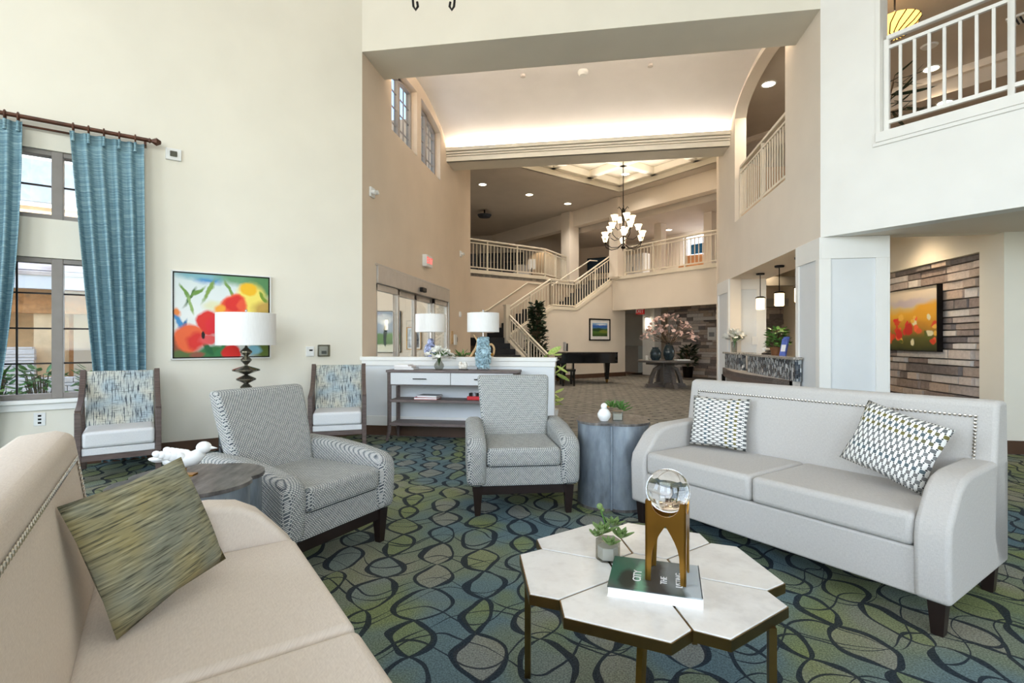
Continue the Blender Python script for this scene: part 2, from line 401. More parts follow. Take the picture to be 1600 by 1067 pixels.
def m_curtain():
    t = NT('curtain_teal'); x, y, z = t.sep(t.coord())
    n = t.noise(t.comb(t.math('MULTIPLY', t.math('ADD', x, y), 8), t.math('MULTIPLY', z, 110), 0.0), 1, 3, .6)
    c = t.ramp(n, [(.3, (84, 116, 130)), (.5, (116, 150, 162)), (.7, (164, 190, 196))])
    MATS['curtain_teal'] = t.fin(c, .6, spec=.3)
m_curtain()
def m_metal_drum():
    t = NT('galvanised'); v = t.coord(); n = t.noise(t.mapping(v, (3, 3, 1)), 3, 4, .6)
    c = t.ramp(n, [(.25, (92, 98, 106)), (.5, (136, 146, 156)), (.75, (166, 176, 186))])
    sp = t.noise(v, 26, 3, .7); c = t.mix(t.step(sp, .68, .74), c, (54, 40, 34))
    MATS['galvanised'] = t.fin(c, .4, .45)
    t = NT('drum_top'); v = t.coord(); n = t.noise(t.mapping(v, (10, 2.4, 3)), 2.2, 4, .65)
    c = t.ramp(n, [(.25, (52, 50, 50)), (.5, (104, 100, 98)), (.75, (146, 140, 136))])
    MATS['drum_top'] = t.fin(c, .4, .3)
m_metal_drum()
def m_marble():
    t = NT('marble'); v = t.coord(); n = t.noise(v, 3, 6, .65); n2 = t.noise(v, 22, 3)
    c = t.ramp(n, [(.35, (214, 211, 207)), (.5, (230, 228, 224)), (.65, (222, 219, 215))]); c = t.mix(t.math('MULTIPLY', t.step(n2, .55, .75), .3), c, (196, 192, 188))
    MATS['marble'] = t.fin(c, .16, spec=.5)
m_marble()
def m_mosaic():
    t = NT('mosaic'); x, y, z = t.sep(t.coord()); u = t.math('ADD', x, y)
    iu = t.math('FLOOR', t.math('DIVIDE', u, .022)); zz = t.math('ADD', t.math('DIVIDE', z, .055), t.wnoise(t.comb(iu, 3.0, 0.0)))
    iz = t.math('FLOOR', zz)
    c = t.ramp(t.wnoise(t.comb(iu, iz, 0.0)), [(0, (40, 46, 56)), (.25, (96, 104, 112)), (.45, (176, 184, 188)), (.62, (64, 74, 86)), (.8, (132, 134, 136)), (.92, (222, 226, 228))], 'CONSTANT')
    fu = t.math('FRACT', t.math('DIVIDE', u, .022)); fz = t.math('FRACT', zz)
    gr = t.math('MAXIMUM', t.math('LESS_THAN', fu, .1), t.math('LESS_THAN', fz, .05))
    MATS['mosaic'] = t.fin(t.mix(gr, c, (110, 110, 110)), .2)
    t = NT('granite'); n = t.noise(t.coord(), 60, 3); MATS['granite'] = t.fin(t.ramp(n, [(.35, (86, 82, 78)), (.5, (160, 154, 146)), (.65, (196, 190, 182))]), .15)
m_mosaic()
STONES = []
for i, (a, b) in enumerate([((168, 158, 152), (202, 190, 184)), ((130, 118, 114), (166, 152, 146)), ((190, 178, 170), (220, 208, 200)), ((116, 108, 108), (146, 138, 136)), ((172, 156, 144), (204, 186, 172)), ((200, 194, 190), (226, 220, 216))]):
    t = NT('stone_' + 'abcdef'[i]); v = t.mapping(t.coord(), (6, 6, 22)); n = t.noise(v, 2.2, 5, .65); t.bump(n, .5, .01)
    MATS[t.m.name] = t.fin(t.ramp(n, [(.3, a), (.7, b)]), .9, spec=.15); STONES.append(t.m.name)
flat('mortar', (84, 76, 72), .95)
def m_rooftile():
    t = NT('roof_tile'); x, y, z = t.sep(t.coord()); f = t.math('FRACT', t.math('DIVIDE', y, .34))
    c = t.mix(t.math('LESS_THAN', f, .1), t.ramp(t.noise(t.coord(), 4, 3), [(.3, (188, 172, 164)), (.7, (226, 214, 206))]), (70, 62, 66)); MATS['roof_tile'] = t.fin(c, .9)
m_rooftile()
def painting(name, base, blobs):
    """abstract canvas in local x (0..1), z (0..1) of Generated coords; blobs: cx, cz, rx, rz, colour, softness, rot"""
    t = NT(name); g = t.coord('Generated'); gx, gy, gz = t.sep(g)
    p0 = t.comb(gx, gz, 0.0); nz = t.noise(p0, 5, 3, out=1)
    vm = t.n.new('ShaderNodeVectorMath'); vm.operation = 'MULTIPLY_ADD'; t.l.new(nz, vm.inputs[0]); vm.inputs[1].default_value = (.12, .12, 0); t.l.new(p0, vm.inputs[2])
    sh = t.n.new('ShaderNodeVectorMath'); sh.operation = 'SUBTRACT'; t.l.new(vm.outputs[0], sh.inputs[0]); sh.inputs[1].default_value = (.06, .06, 0)
    p = sh.outputs[0]
    c = t.ramp(t.sep(p)[1], base)
    for cx, cz, rx, rz, colr, soft, rot in blobs:
        q = t.mapping(p, loc=(-cx, -cz, 0)); q = t.mapping(q, rot=(0, 0, -rot)); q = t.mapping(q, scale=(1 / rx, 1 / rz, 0))
        ln = t.n.new('ShaderNodeVectorMath'); ln.operation = 'LENGTH'; t.l.new(q, ln.inputs[0])
        f = t.step(ln.outputs['Value'], 1.0 + soft / 2, 1.0 - soft / 2)
        c = t.mix(f, c, colr)
    MATS[name] = t.fin(c, .5, spec=.3)
O_, RD, YL, GR, WH, BL, BR = (240, 106, 60), (222, 50, 44), (244, 206, 60), (110, 150, 70), (238, 240, 238), (70, 140, 196), (150, 84, 60)
painting('canvas_poppies', [(0, (206, 212, 206)), (.5, (236, 240, 238)), (1, (214, 226, 226))], [
    (.36, .97, .16, .09, BL, .5, 0), (.30, .99, .3, .06, (130, 180, 190), .8, 0), (.72, .98, .26, .1, (110, 160, 120), .7, 0), (.92, .88, .16, .2, (90, 140, 90), .7, 0),
    (.80, .68, .16, .22, (246, 226, 110), .5, 0), (.96, .58, .14, .12, (196, 160, 80), .7, 0), (.94, .2, .14, .3, (96, 116, 50), .6, 0), (.86, .34, .1, .1, (160, 130, 60), .6, 0),
    (.77, .84, .085, .085, (246, 190, 40), .35, 0), (.11, .76, .018, .10, GR, .6, .5), (.17, .72, .018, .12, (70, 110, 60), .6, -.5), (.24, .78, .02, .1, GR, .6, -.9), (.17, .62, .02, .1, (150, 180, 110), .6, .3),
    (.36, .80, .02, .14, (130, 160, 80), .6, -.4), (.56, .84, .02, .10, (120, 156, 80), .6, .4), (.42, .62, .1, .06, (226, 226, 190), .8, 0), (.93, .74, .02, .08, (120, 150, 50), .5, .6),
    (.60, .62, .15, .16, O_, .25, 0), (.60, .66, .12, .1, RD, .5, 0), (.70, .64, .06, .05, (236, 90, 60), .5, 0), (.46, .58, .05, .06, (246, 170, 60), .6, 0),
    (.06, .42, .03, .12, BL, .6, .4), (.10, .36, .02, .1, (60, 120, 170), .6, -.3), (.04, .54, .04, .05, (240, 140, 70), .6, 0),
    (.07, .10, .10, .2, BR, .5, .3), (.1, .04, .2, .06, (90, 110, 60), .6, 0), (.40, .06, .2, .09, (60, 120, 70), .5, .2), (.33, .12, .03, .12, (40, 100, 60), .5, .6), (.48, .12, .03, .12, (60, 130, 80), .5, -.6),
    (.34, .42, .11, .15, RD, .25, 0), (.44, .40, .12, .12, (226, 46, 56), .3, 0), (.16, .24, .14, .16, O_, .25, 0), (.22, .2, .08, .1, RD, .6, 0), (.35, .22, .1, .06, (230, 90, 90), .5, .2),
    (.29, .27, .02, .05, (30, 20, 20), .4, 0), (.58, .07, .11, .09, RD, .25, 0), (.80, .08, .1, .06, (130, 186, 206), .5, 0), (.24, .04, .08, .04, (150, 90, 70), .5, 0)])
fld = [(0, (52, 58, 30)), (.2, (96, 96, 44)), (.42, (196, 140, 40)), (.6, (226, 172, 50)), (.7, (210, 190, 130)), (.8, (206, 196, 186)), (1, (226, 212, 190))]
random.seed(5)
fb = [(.8, .62, .3, .12, (222, 164, 44), .6, .3), (.5, .78, .3, .06, (190, 180, 190), .8, 0)]
for k in range(34):
    fb.append((random.random(), random.uniform(.12, .55), random.uniform(.025, .05), random.uniform(.03, .06), random.choice([RD, O_, (214, 70, 40), (236, 190, 80), (90, 100, 40), (230, 226, 190)]), .4, 0))
fb += [(.34, .28, .07, .09, (206, 42, 38), .35, 0), (.52, .34, .06, .1, (196, 44, 36), .35, 0), (.16, .22, .05, .1, (226, 90, 40), .4, .3), (.7, .3, .045, .05, (222, 96, 50), .4, 0), (.05, .34, .06, .08, O_, .4, 0)]
painting('canvas_field', fld, fb)
painting('canvas_hills', [(0, (40, 60, 30)), (.3, (84, 116, 50)), (.55, (60, 100, 60)), (.62, (70, 120, 170)), (.75, (40, 90, 180)), (1, (150, 190, 226))], [(.3, .5, .4, .12, (40, 70, 40), .5, 0), (.75, .35, .3, .12, (120, 130, 50), .6, 0), (.6, .9, .3, .06, (220, 230, 240), .8, 0)])
painting('canvas_cypress', [(0, (214, 206, 182)), (.16, (206, 198, 170)), (.2, (84, 110, 60)), (.42, (110, 140, 80)), (.5, (140, 150, 160)), (1, (150, 158, 168))], [(.3, .82, .4, .12, (206, 204, 200), .5, 0), (.15, .33, .3, .13, (86, 120, 60), .3, 0), (.4, .4, .07, .26, (30, 46, 34), .2, 0), (.85, .46, .08, .32, (26, 42, 30), .2, 0)])
painting('canvas_grey', [(0, (140, 140, 140)), (1, (190, 194, 200))], [(.3, .5, .2, .4, (220, 224, 228), .3, 0), (.8, .4, .15, .4, (60, 64, 70), .3, 0)])
painting('book_cover', [(0, (70, 80, 76)), (1, (92, 110, 102))], [(.12, .6, .2, .5, (46, 92, 74), .5, 0), (.2, .3, .1, .3, (30, 40, 34), .4, 0), (.36, .4, .07, .5, (104, 150, 124), .5, 0), (.55, .4, .16, .6, (50, 52, 52), .5, 0), (.72, .6, .14, .5, (120, 126, 126), .6, 0), (.93, .5, .12, .7, (176, 184, 188), .4, 0)])
# ---------------------------------------------------------------- structure
EX, RX, HY, HB, HZ = -3.15, 2.70, 6.66, 7.18, 5.28      # entry wall, right hall wall, header front / back, header underside
F2 = 3.60                                               # upper floor
LWM = Matrix.Translation((EX, HY, 0)) @ Matrix.Rotation(R(225), 4, 'Z')   # left wall frame: x = distance from corner, y = into room
def LW(s, off=0.0, z=0.0): return tuple(LWM @ Vector((s, off, z)))
# floors
struct('floor', MB().box(-9, 10, -9, 6.60, -.1, 0), 'carpet_loops')
struct('floor_lobby', MB().box(-9, 14, 6.60, 30, -.1, 0), 'carpet_lobby')
struct('ceiling', MB().box(-9, 10, -9, HB, 7.5, 7.7), 'paint_ceiling')
# left wall with the window opening
W0, W1 = 2.50, 3.80
ZL0, ZL1, ZU0, ZU1 = .70, 2.126, 2.52, 3.216
b = MB()
for (s0, s1, z0, z1) in ((-.0, W0, 0, 7.5), (W1, 6.2, 0, 7.5), (W0, W1, 0, ZL0), (W0, W1, ZL1, ZU0), (W0, W1, ZU1, 7.5)): b.box(s0, s1, -.2, 0, z0, z1, LWM)
struct('wall_left', b, 'paint_cream')
struct('wall_front', MB().box(EX - .1, RX, HY, HB, HZ, 7.5), 'paint_cream')
# entry wall: door opening, two half-arched windows under the vault
def arch(y, c, half, z0, rise): return z0 + rise * math.sqrt(max(0, 1 - ((y - c) / half) ** 2))
AC = 9.01
def wtop(y): return 5.30 + .50 * math.sqrt(max(0, 1 - ((y - AC) / 1.75) ** 2))
WA = [(7.71, 8.90), (9.12, 10.32)]; WZ = 4.64
b = MB(); x0, x1 = EX - .22, EX
M_YZ = Matrix.Translation((0, 0, 0)) @ YZ
for (y0, y1, z0, z1) in ((HY, 7.13, 0, WZ), (7.13, 10.9, 2.40, WZ), (10.9, 12.98, 0, WZ), (HY, 7.71, WZ, 6.6), (8.90, 9.12, WZ, 6.6), (10.32, 12.98, WZ, 6.6)): b.box(x0, x1, y0, y1, z0, z1)
for a0, a1 in WA:
    ys = [a0 + (a1 - a0) * i / 10 for i in range(11)]
    b.prism([(a0, 6.6), (a1, 6.6)] + [(y, wtop(y)) for y in ys[::-1]], x0, x1, YZ)
struct('wall_entry', b, 'paint_tan')
# right hall wall: reception opening, arched overlook
RC, RH = 9.12, 1.31
b = MB(); x0, x1 = RX, RX + .21
RO0, RO1, RZ = 7.38, 10.78, 2.53
for (y0, y1, z0, z1) in ((HY, RO0, 2.53, 3.58), (RO0, RO1, RZ, 3.58), (RO1, 11.7, 0, 3.58), (HY + .0, RC - RH, 3.58, 6.6), (RC + RH, 11.7, 3.58, 6.6)): b.box(x0, x1, y0, y1, z0, z1)
ys = [RC - RH + 2 * RH * i / 24 for i in range(25)]
b.prism([(RC - RH, 6.6), (RC + RH, 6.6)] + [(y, arch(y, RC, RH, 5.58, .37)) for y in ys[::-1]], x0, x1, YZ)
struct('wall_hall_right', b, 'paint_sand')
# vault and the moulded cove beam
b = MB(); VC, VR, VZ = 8.97, 4.2, 6.03
pr = [(VC - 2.15 + 4.3 * i / 28) for i in range(29)]
arc = [(y, VZ - VR + math.sqrt(VR * VR - (y - VC) ** 2)) for y in pr]
b.prism(arc + [(y, z + .08) for y, z in arc[::-1]], EX - .1, RX + .1, YZ)
struct('ceiling_vault', b, 'paint_ceiling')
b = MB().box(EX, RX, 10.80, 11.37, 5.19, 5.44).box(EX, RX, 11.22, 11.37, 5.44, 6.6)
for z0, z1, d in ((5.40, 5.475, .09), (5.345, 5.385, .06), (5.30, 5.33, .045), (5.19, 5.285, .03)): b.box(EX, RX, 10.80 - d, 10.84, z0, z1)
struct('ceiling_cove_beam', b, 'paint_cream')
tag(MB().box(EX + .1, RX - .1, 10.86, 10.96, 5.445, 5.46).done('cove_light_strip', 'lit_cove'), 'hidden warm light strip along the top of the moulded cove beam', 'light')
tag(MB().box(EX + .1, RX - .1, 7.22, 7.34, 5.45, 5.48).done('cove_light_strip', 'lit_cove'), 'hidden warm light strip behind the tall plain header beam', 'light')
struct('trim_1', MB().box(EX, RX, HB, HB + .25, 5.28, 5.44), 'paint_cream')
# half wall behind the console
b = MB().box(EX, -.50, HY, HY + .15, 0, 1.02)
struct('wall_half', b, 'paint_grey_white')
b = MB().box(EX - .02, -.47, HY - .03, HY + .18, 1.02, 1.07).box(EX, -.485, HY - .015, HY + .165, .95, 1.02)
struct('trim_2', b, 'paint_white', bevel=.004)
struct('trim_3', MB().box(EX, -.50, HY - .015, HY + .165, .13, .26), 'paint_white', bevel=.003)
struct('baseboard_half_wall', MB().box(EX, -.50, HY - .02, HY + .17, 0, .13), 'baseboard_brown')
b = MB().box(.0, 6.2, 0, .015, 0, .145, LWM); struct('baseboard_left', b, 'baseboard_brown')
b = MB().box(EX, EX + .015, HY + .2, 7.10, 0, .14).box(EX, EX + .015, 10.95, 12.98, 0, .14); struct('baseboard_entry', b, 'baseboard_brown')
# atrium ceiling with diamond tray
AZ = 6.45; TC = (.9, 14.8); TH = 3.25
N_, E_, S_, W_ = (TC[0], TC[1] + TH), (TC[0] + TH, TC[1]), (TC[0], TC[1] - TH), (TC[0] - TH, TC[1])
NE, SE, SW, NW = (14, 30), (14, 11.37), (-9, 11.37), (-9, 30)
pts = [N_, E_, S_, W_, NE, SE, SW, NW]
tri = [(7, 4, 0), (4, 5, 1), (5, 6, 2), (6, 7, 3), (4, 1, 0), (5, 2, 1), (6, 3, 2), (7, 0, 3)]
struct('ceiling_atrium', MB().add([(p[0], p[1], AZ) for p in pts], tri), 'paint_taupe', smooth=0)
TM = Matrix.Translation((TC[0], TC[1], 0)) @ Matrix.Rotation(R(45), 4, 'Z'); h = TH * S2
b = MB()
for k in range(4):
    b.box(-h - .05, h + .05, h, h + .05, AZ - .0, AZ + .42, TM @ Matrix.Rotation(PI / 2 * k, 4, 'Z'))
b.box(-h, h, -h, h, AZ + .38, AZ + .42, TM)
struct('ceiling_tray', b, 'paint_cream')
b = MB()
for k in (-1, 1):
    b.box(k * h * .34 - .11, k * h * .34 + .11, -h, h, AZ + .16, AZ + .38, TM); b.box(-h, h, k * h * .34 - .11, k * h * .34 + .11, AZ + .16, AZ + .38, TM)
b.box(-h, -h + .2, -h, h, AZ + .16, AZ + .38, TM).box(h - .2, h, -h, h, AZ + .16, AZ + .38, TM).box(-h, h, -h, -h + .2, AZ + .16, AZ + .38, TM).box(-h, h, h - .2, h, AZ + .16, AZ + .38, TM)
struct('trim_4', b, 'paint_cream', bevel=.02)
b = MB()
for i in (-1, 0, 1):
    for j in (-1, 0, 1):
        b.box(i * h * .68 - .34, i * h * .68 + .34, j * h * .68 - .34, j * h * .68 + .34, AZ + .35, AZ + .383, TM)
struct('trim_5', b, 'paint_sand')
# wall under the left balcony (follows the balcony edge) and its fascia
BL0, BL1, BL2 = (-6.6, 13.47), (-1.72, 18.35), (-.95, 20.45)
def strip(pts, th, z0, z1):
    """a wall of thickness th on the left side of the polyline"""
    b = MB()
    for p, q in zip(pts[:-1], pts[1:]):
        d = (Vector(q) - Vector(p)).normalized(); n = Vector((-d.y, d.x)) * th
        b.prism([p, q, tuple(Vector(q) + n), tuple(Vector(p) + n)], z0, z1)
    return b
struct('wall_stair_back', strip([BL0, BL1, BL2, (.9, 22.3)], .2, 0, 3.56), 'paint_tan')
struct('trim_6', strip([BL0, BL1, BL2], -.05, 3.50, 3.62), 'paint_rail')
struct('floor_upper_left', MB().prism([BL0, BL1, BL2, (.9, 22.3), (1, 30), (-9, 30), (-9, 13.4)], 3.4, F2), 'carpet_lobby')
# right balcony: fascia, slab, header beam, columns
def D2(x, k): return (x, k - x)
struct('wall_balcony_right', strip([D2(5.2, 19.65), D2(.69, 19.65)], -.2, 2.40, 3.60), 'paint_sand')
struct('trim_7', strip([D2(5.2, 19.65), D2(.75, 19.65)], .05, 3.50, 3.62), 'paint_rail')
struct('floor_upper_right', MB().prism([D2(.6, 19.8), D2(5.2, 19.8), (9, 15), (9, 29), (1, 29), (.6, 22)], 2.62, 3.58), 'paint_sand')
struct('ceiling_header_beam', strip([D2(5.2, 19.65), D2(-5, 19.65)], -.35, 5.83, AZ), 'paint_sand')
for i, (x, k, w) in enumerate(((-.92, 19.75, .5), (.87, 19.75, .42), (2.45, 22.0, .3), (3.9, 22.0, .3))):
    m = Matrix.Translation((x, k - x, 0)) @ Matrix.Rotation(R(45), 4, 'Z')
    struct('column_upper', MB().box(-w / 2, w / 2, -w / 2, w / 2, 3.55, AZ - .02, m).box(-w / 2 - .03, w / 2 + .03, -w / 2 - .03, w / 2 + .03, 3.6, 3.75, m), 'paint_sand')
# upper floor back walls
struct('wall_upper_back', strip([(-9, 24.5), (-1.5, 24.5)], .2, 3.5, AZ), 'paint_taupe')
struct('wall_upper_side', strip([(-1.5, 24.5), (1.2, 21.8 + 1.6)], .2, 3.5, AZ), 'paint_tan')
struct('wall_upper_right', strip([(1.2, 23.6), D2(9, 25)], .2, 3.5, AZ), 'paint_sand')
struct('wall_upper_left', MB().box(-9.1, -8.9, 11, 30, 0, AZ), 'paint_taupe')
struct('ceiling_upper_soffit', MB().prism([D2(-.6, 20.2), D2(6, 20.2), D2(6, 25), D2(-.6, 25)], 5.62, 6.4), 'paint_taupe')
# piano wall with the stair line
PW = Matrix.Translation((-2.59, 15.71, 0)) @ Matrix.Rotation(R(45), 4, 'Z')      # x along the stair, y away from camera
SA, SB, SC, SE_ = 1.75, 2.845, 4.85, 5.33
P1Z, P2Z = 1.40, 2.40
b = MB().prism([(0, 0), (SE_, 0), (SE_, 2.41), (SC + .02, 2.41), (SC + .02, 3.58), (SC - .05, 3.58), (SB, P2Z), (SA, P2Z), (0, P1Z)], 0, .12, PW @ Matrix(((1, 0, 0, 0), (0, 0, 1, 0), (0, 1, 0, 0), (0, 0, 0, 1))))
struct('wall_stair_front', b, 'paint_sand')
b = MB().box(.0, SE_ + .015, -.02, 0, 0, .15, PW).box(SE_, SE_ + .02, 0, .14, 0, .15, PW); struct('baseboard_stair', b, 'baseboard_brown')
b = MB(); Q = PW @ Matrix(((1, 0, 0, 0), (0, 0, 1, 0), (0, 1, 0, 0), (0, 0, 0, 1)))
b.prism(ribbon([(0, P1Z), (SA, P2Z), (SB, P2Z), (SC, 3.58)], .11), -.04, .14, Q)
struct('trim_8', b, 'paint_rail')
# corridor beyond the right balcony
struct('wall_corridor_end', strip([D2(9, 26), D2(-1, 26)], -.2, 0, 2.62), 'paint_tan')
struct('wall_corridor_pillar', MB().box(-.28, .28, -.2, .2, 0, 2.62, Matrix.Translation((2.22, 20.2, 0)) @ Matrix.Rotation(R(-45), 4, 'Z')), 'paint_white')
struct('wall_corridor_wainscot', MB().box(-1.0, .62, -.15, .15, 0, 1.1, Matrix.Translation((1.5, 22.2, 0)) @ Matrix.Rotation(R(-45), 4, 'Z')), 'paint_panel_grey')
struct('floor_wood_corridor', MB().prism([D2(.3, 21.0), D2(1.95, 22.0), D2(1.2, 26), D2(-.5, 26)], .002, .012), 'wood_floor')
struct('floor_tile_band', MB().prism([D2(1.3, 20.9), D2(6, 20.9), D2(6, 22.9), D2(1.6, 22.9)], .002, .012), flat('tile_grey', (104, 98, 92), .5, var=.1, scale=3))
struct('door_1', MB().box(-.45, .45, -.03, .03, 0, 2.1, Matrix.Translation((2.55, 23.2, 0)) @ Matrix.Rotation(R(-45), 4, 'Z')), 'paint_tan')
struct('ceiling_corridor', MB().prism([D2(.6, 19.85), D2(9, 19.85), (9, 26), D2(-.5, 26)], 2.58, 2.62), 'paint_cream')
# reception: pilasters, soffit, back wall
def panelled(name, boxes, trims, parent=None):
    b = MB()
    for q in boxes: b.box(*q)
    o = struct(name, b, 'paint_grey_white')
    for i, q in enumerate(trims): MB().box(*q).done('panel_trim', 'paint_white', o, bevel=.004)
    return o
T = .02
panelled('column_reception', [(RX, 3.43, HY, RO0, 0, RZ)], [
    (RX - .0, 3.43 + T, HY - T, HY, 2.27, 2.53), (RX - T, RX, HY - T, RO0, 2.27, 2.53), (RX - T, RX + .11, HY - T, HY, .0, 2.27), (3.30, 3.43, HY - T, HY, 0, 2.27), (3.43, 3.43 + T, HY - T, RO0, 0, 2.27),
    (RX - T, RX, HY, HY + .09, 0, 2.27), (RX - T, RX, RO0 - .10, RO0, 0, 2.27), (RX, 3.30, HY - T, HY, 0, .16)])
panelled('column_reception_far', [(RX - .012, RX, RO1, 11.7, 0, RZ)], [
    (RX - .035, RX - .012, RO1, 11.7, 2.27, 2.53), (RX - .035, RX - .012, RO1, RO1 + .1, 0, 2.27), (RX - .035, RX - .012, 11.6, 11.7, 0, 2.27)])
panelled('wall_reception_panel', [(RX + .21, 3.40, 10.86, 11.0, 0, 3.05)], [
    (RX, 3.40, 10.84, 10.86, 2.32, 2.53), (RX + .0, RX + .14, 10.84, 10.86, 0, 2.32), (3.22, 3.40, 10.84, 10.86, 0, 2.32)])
struct('ceiling_reception_soffit', MB().box(RX + .21, 3.43, HY + .2, RO1 + .1, RZ, 3.05), 'paint_sand')
struct('ceiling_lower_right', MB().prism([(RX + .2, HY + .14), (10, HY + .14), (10, 13.9), (3.35, 13.9), (RX + .2, 11.7)], 3.05, 3.15), 'paint_sand')
struct('wall_hall_return', strip([(3.30, 14.1), (RX + .2, 11.7)], -.1, 0, 6.6), 'paint_sand')
struct('wall_reception_back', MB().box(3.4, 5.0, 13.62, 13.8, 0, 3.05), 'paint_tan')
struct('trim_9', MB().box(3.4, 4.64, 13.2, 13.5, 2.12, 2.32).box(3.4, 4.64, 12.4, 12.6, 2.55, 2.75), 'paint_panel_grey')
struct('wall_lobby_right', MB().box(4.9, 5.1, 15.0, 18, 0, 2.62).box(3.3, 5.1, 13.9, 14.1, 0, 6.6), 'paint_sand')
# lower right: stone corridor behind an opening in the line of the column
NX = 4.64
b = MB().box(NX + .12, NX + .3, HY + .14, 13.7, 0, 3.05).box(NX, NX + .12, HY + .14, 7.04, 0, 3.05).box(NX, NX + .12, 7.04, 10.6, 2.37, 3.05).box(NX, NX + .12, 10.6, 13.7, 0, 3.05)
struct('wall_niche_surround', b, 'paint_cream')
struct('wall_right_lower', MB().box(NX, 10, HY, HY + .14, 0, 2.53), 'paint_cream')
struct('wall_right_header', MB().box(3.43, 10, HY, HY + .14, 2.53, 3.15), 'paint_cream')
struct('baseboard_right', MB().box(NX - .0, 10, HY - .018, HY, 0, .15).box(NX - .015, NX, HY + .0, 7.04, 0, .15), 'baseboard_brown')
struct('wall_right_far', MB().box(9.9, 10.1, -9, 6.7, 0, 2.6), 'paint_cream')
# upper right lounge over it, the 45 degree balcony wall
BM = Matrix.Translation((RX, HY, 0)) @ Matrix.Rotation(R(-45), 4, 'Z')       # x along the wall toward camera right, -y into the room
O0, O1, OZ0, OZ1 = .575, 4.6, 3.56, 6.0
b = MB()
for (s0, s1, z0, z1) in ((0, O0, 2.53, 7.5), (O1, 10.4, 2.53, 7.5), (O0, O1, 2.53, OZ0), (O0, O1, OZ1, 7.5)): b.box(s0, s1, 0, .2, z0, z1, BM)
struct('wall_balcony_lounge', b, 'paint_white')
b = MB().box(O0 - .0, O1, -.03, .22, OZ0 - .08, OZ0 + .03, BM).box(O0 - .03, O1, -.02, 0, OZ0 - .12, OZ0 - .08, BM)
struct('trim_10', b, 'paint_white', bevel=.004)
struct('trim_11', MB().box(O0 - .0, O0 + .04, -.012, .212, OZ0, OZ1, BM), 'paint_white')
struct('floor_upper_lounge', MB().prism([(RX + .05, HY + .2), (10, HY - 7.05), (10, 13.9), (3.35, 13.9), (RX + .2, 11.65)], 3.15, 3.57), 'carpet_lobby')
struct('ceiling_overhang', MB().prism([(RX + .29, HY), (10, HY - 7.01), (10, HY)], 2.532, 3.14), 'paint_sand')
struct('ceiling_lounge', MB().prism([(RX + .2, HY + .05), (10, HY - 7.2), (10, 13.9), (3.35, 13.9), (RX + .2, 11.65)], 6.02, 6.12), 'paint_taupe')
struct('ceiling_lounge_bulkhead', strip([D2(12, 16.3), D2(3.4, 16.3)], -3, 5.66, 6.02), 'paint_taupe')
struct('trim_12', strip([D2(12, 16.3), D2(3.4, 16.3)], .10, 5.90, 6.02).box(0, 0, 0, 0, 0, 0), 'paint_sand')
struct('wall_lounge_back', MB().box(3.4, 10, 13.7, 13.9, 3.5, 6.1).box(9.9, 10.1, -3, 13.9, 3.1, 6.1), 'paint_orange')
# rear of the octagonal room, with its windows
oct_ = [(6.84, 2.52), (6.84, -3.33), (2.7, -7.47), (-3.15, -7.47), (-7.29, -3.33), (-7.29, 2.52)]
struct('wall_rear_right', strip([(6.9, 2.6), oct_[1]], .2, 2.55, 7.5), 'paint_cream'); struct('wall_rear_corner_right', strip([(10, -3.33), (6.8, -3.33)], -.2, 0, 7.5), 'paint_cream')
# each rear side is a wall with a real 3.2 x 5.0 m opening, glazed; side names by where they stand
for i, ((wx, wy, ang), side) in enumerate(zip(WIN, ('rear', 'rear_left', 'rear_corner', 'rear_side'))):
    m = Matrix.Translation((wx, wy, 0)) @ Matrix.Rotation(R(ang + 90), 4, 'Z')      # x along the wall, -y outward
    hw = 2.95; b = MB()
    for q in ((-hw, -1.6, 0, 7.5), (1.6, hw, 0, 7.5), (-1.6, 1.6, 0, 1.0), (-1.6, 1.6, 6.0, 7.5)): b.box(q[0], q[1], -.25, -.05, q[2], q[3], m)
    struct('wall_' + side, b, 'paint_cream')
    b = MB()
    for x in (-1.57, -.53, .53, 1.57): b.box(x - .03, x + .03, -.19, -.11, 1.0, 6.0, m)
    for z in (1.03, 2.9, 4.7, 5.97): b.box(-1.6, 1.6, -.19, -.11, z - .03, z + .03, m)
    wf = struct('window_%d' % (i + 3), b, 'window_frame')
    MB().box(-1.6, 1.6, -.155, -.15, 1.0, 6.0, m).done('pane', 'glass_clear', wf)
# vestibule behind the sliding doors
struct('wall_vestibule', MB().box(-7.0, EX - .22, 11.1, 11.3, 0, 3.0).box(-7.2, -7.0, 9.3, 11.3, 0, 3.0).box(-7.2, EX - .22, 6.95, 7.05, 2.9, 3.0), 'paint_tan')
struct('ceiling_vestibule', MB().box(-7.2, EX - .22, 6.9, 11.3, 3.0, 3.1), 'paint_ceiling')
struct('wall_vestibule_front', MB().box(-6.0, EX - .25, 6.86, 6.98, 0, 3.0), 'paint_tan')
struct('wall_atrium_outer', MB().box(-9, EX - .2, 12.9, 13.1, 0, 6.6), 'paint_taupe')
lamp('vestibule_daylight', 'AREA', (-6.7, 8.2, 1.6), 150, DAY, (R(90), 0, R(-90)), shape='RECTANGLE', size=2.0, size_y=2.4)
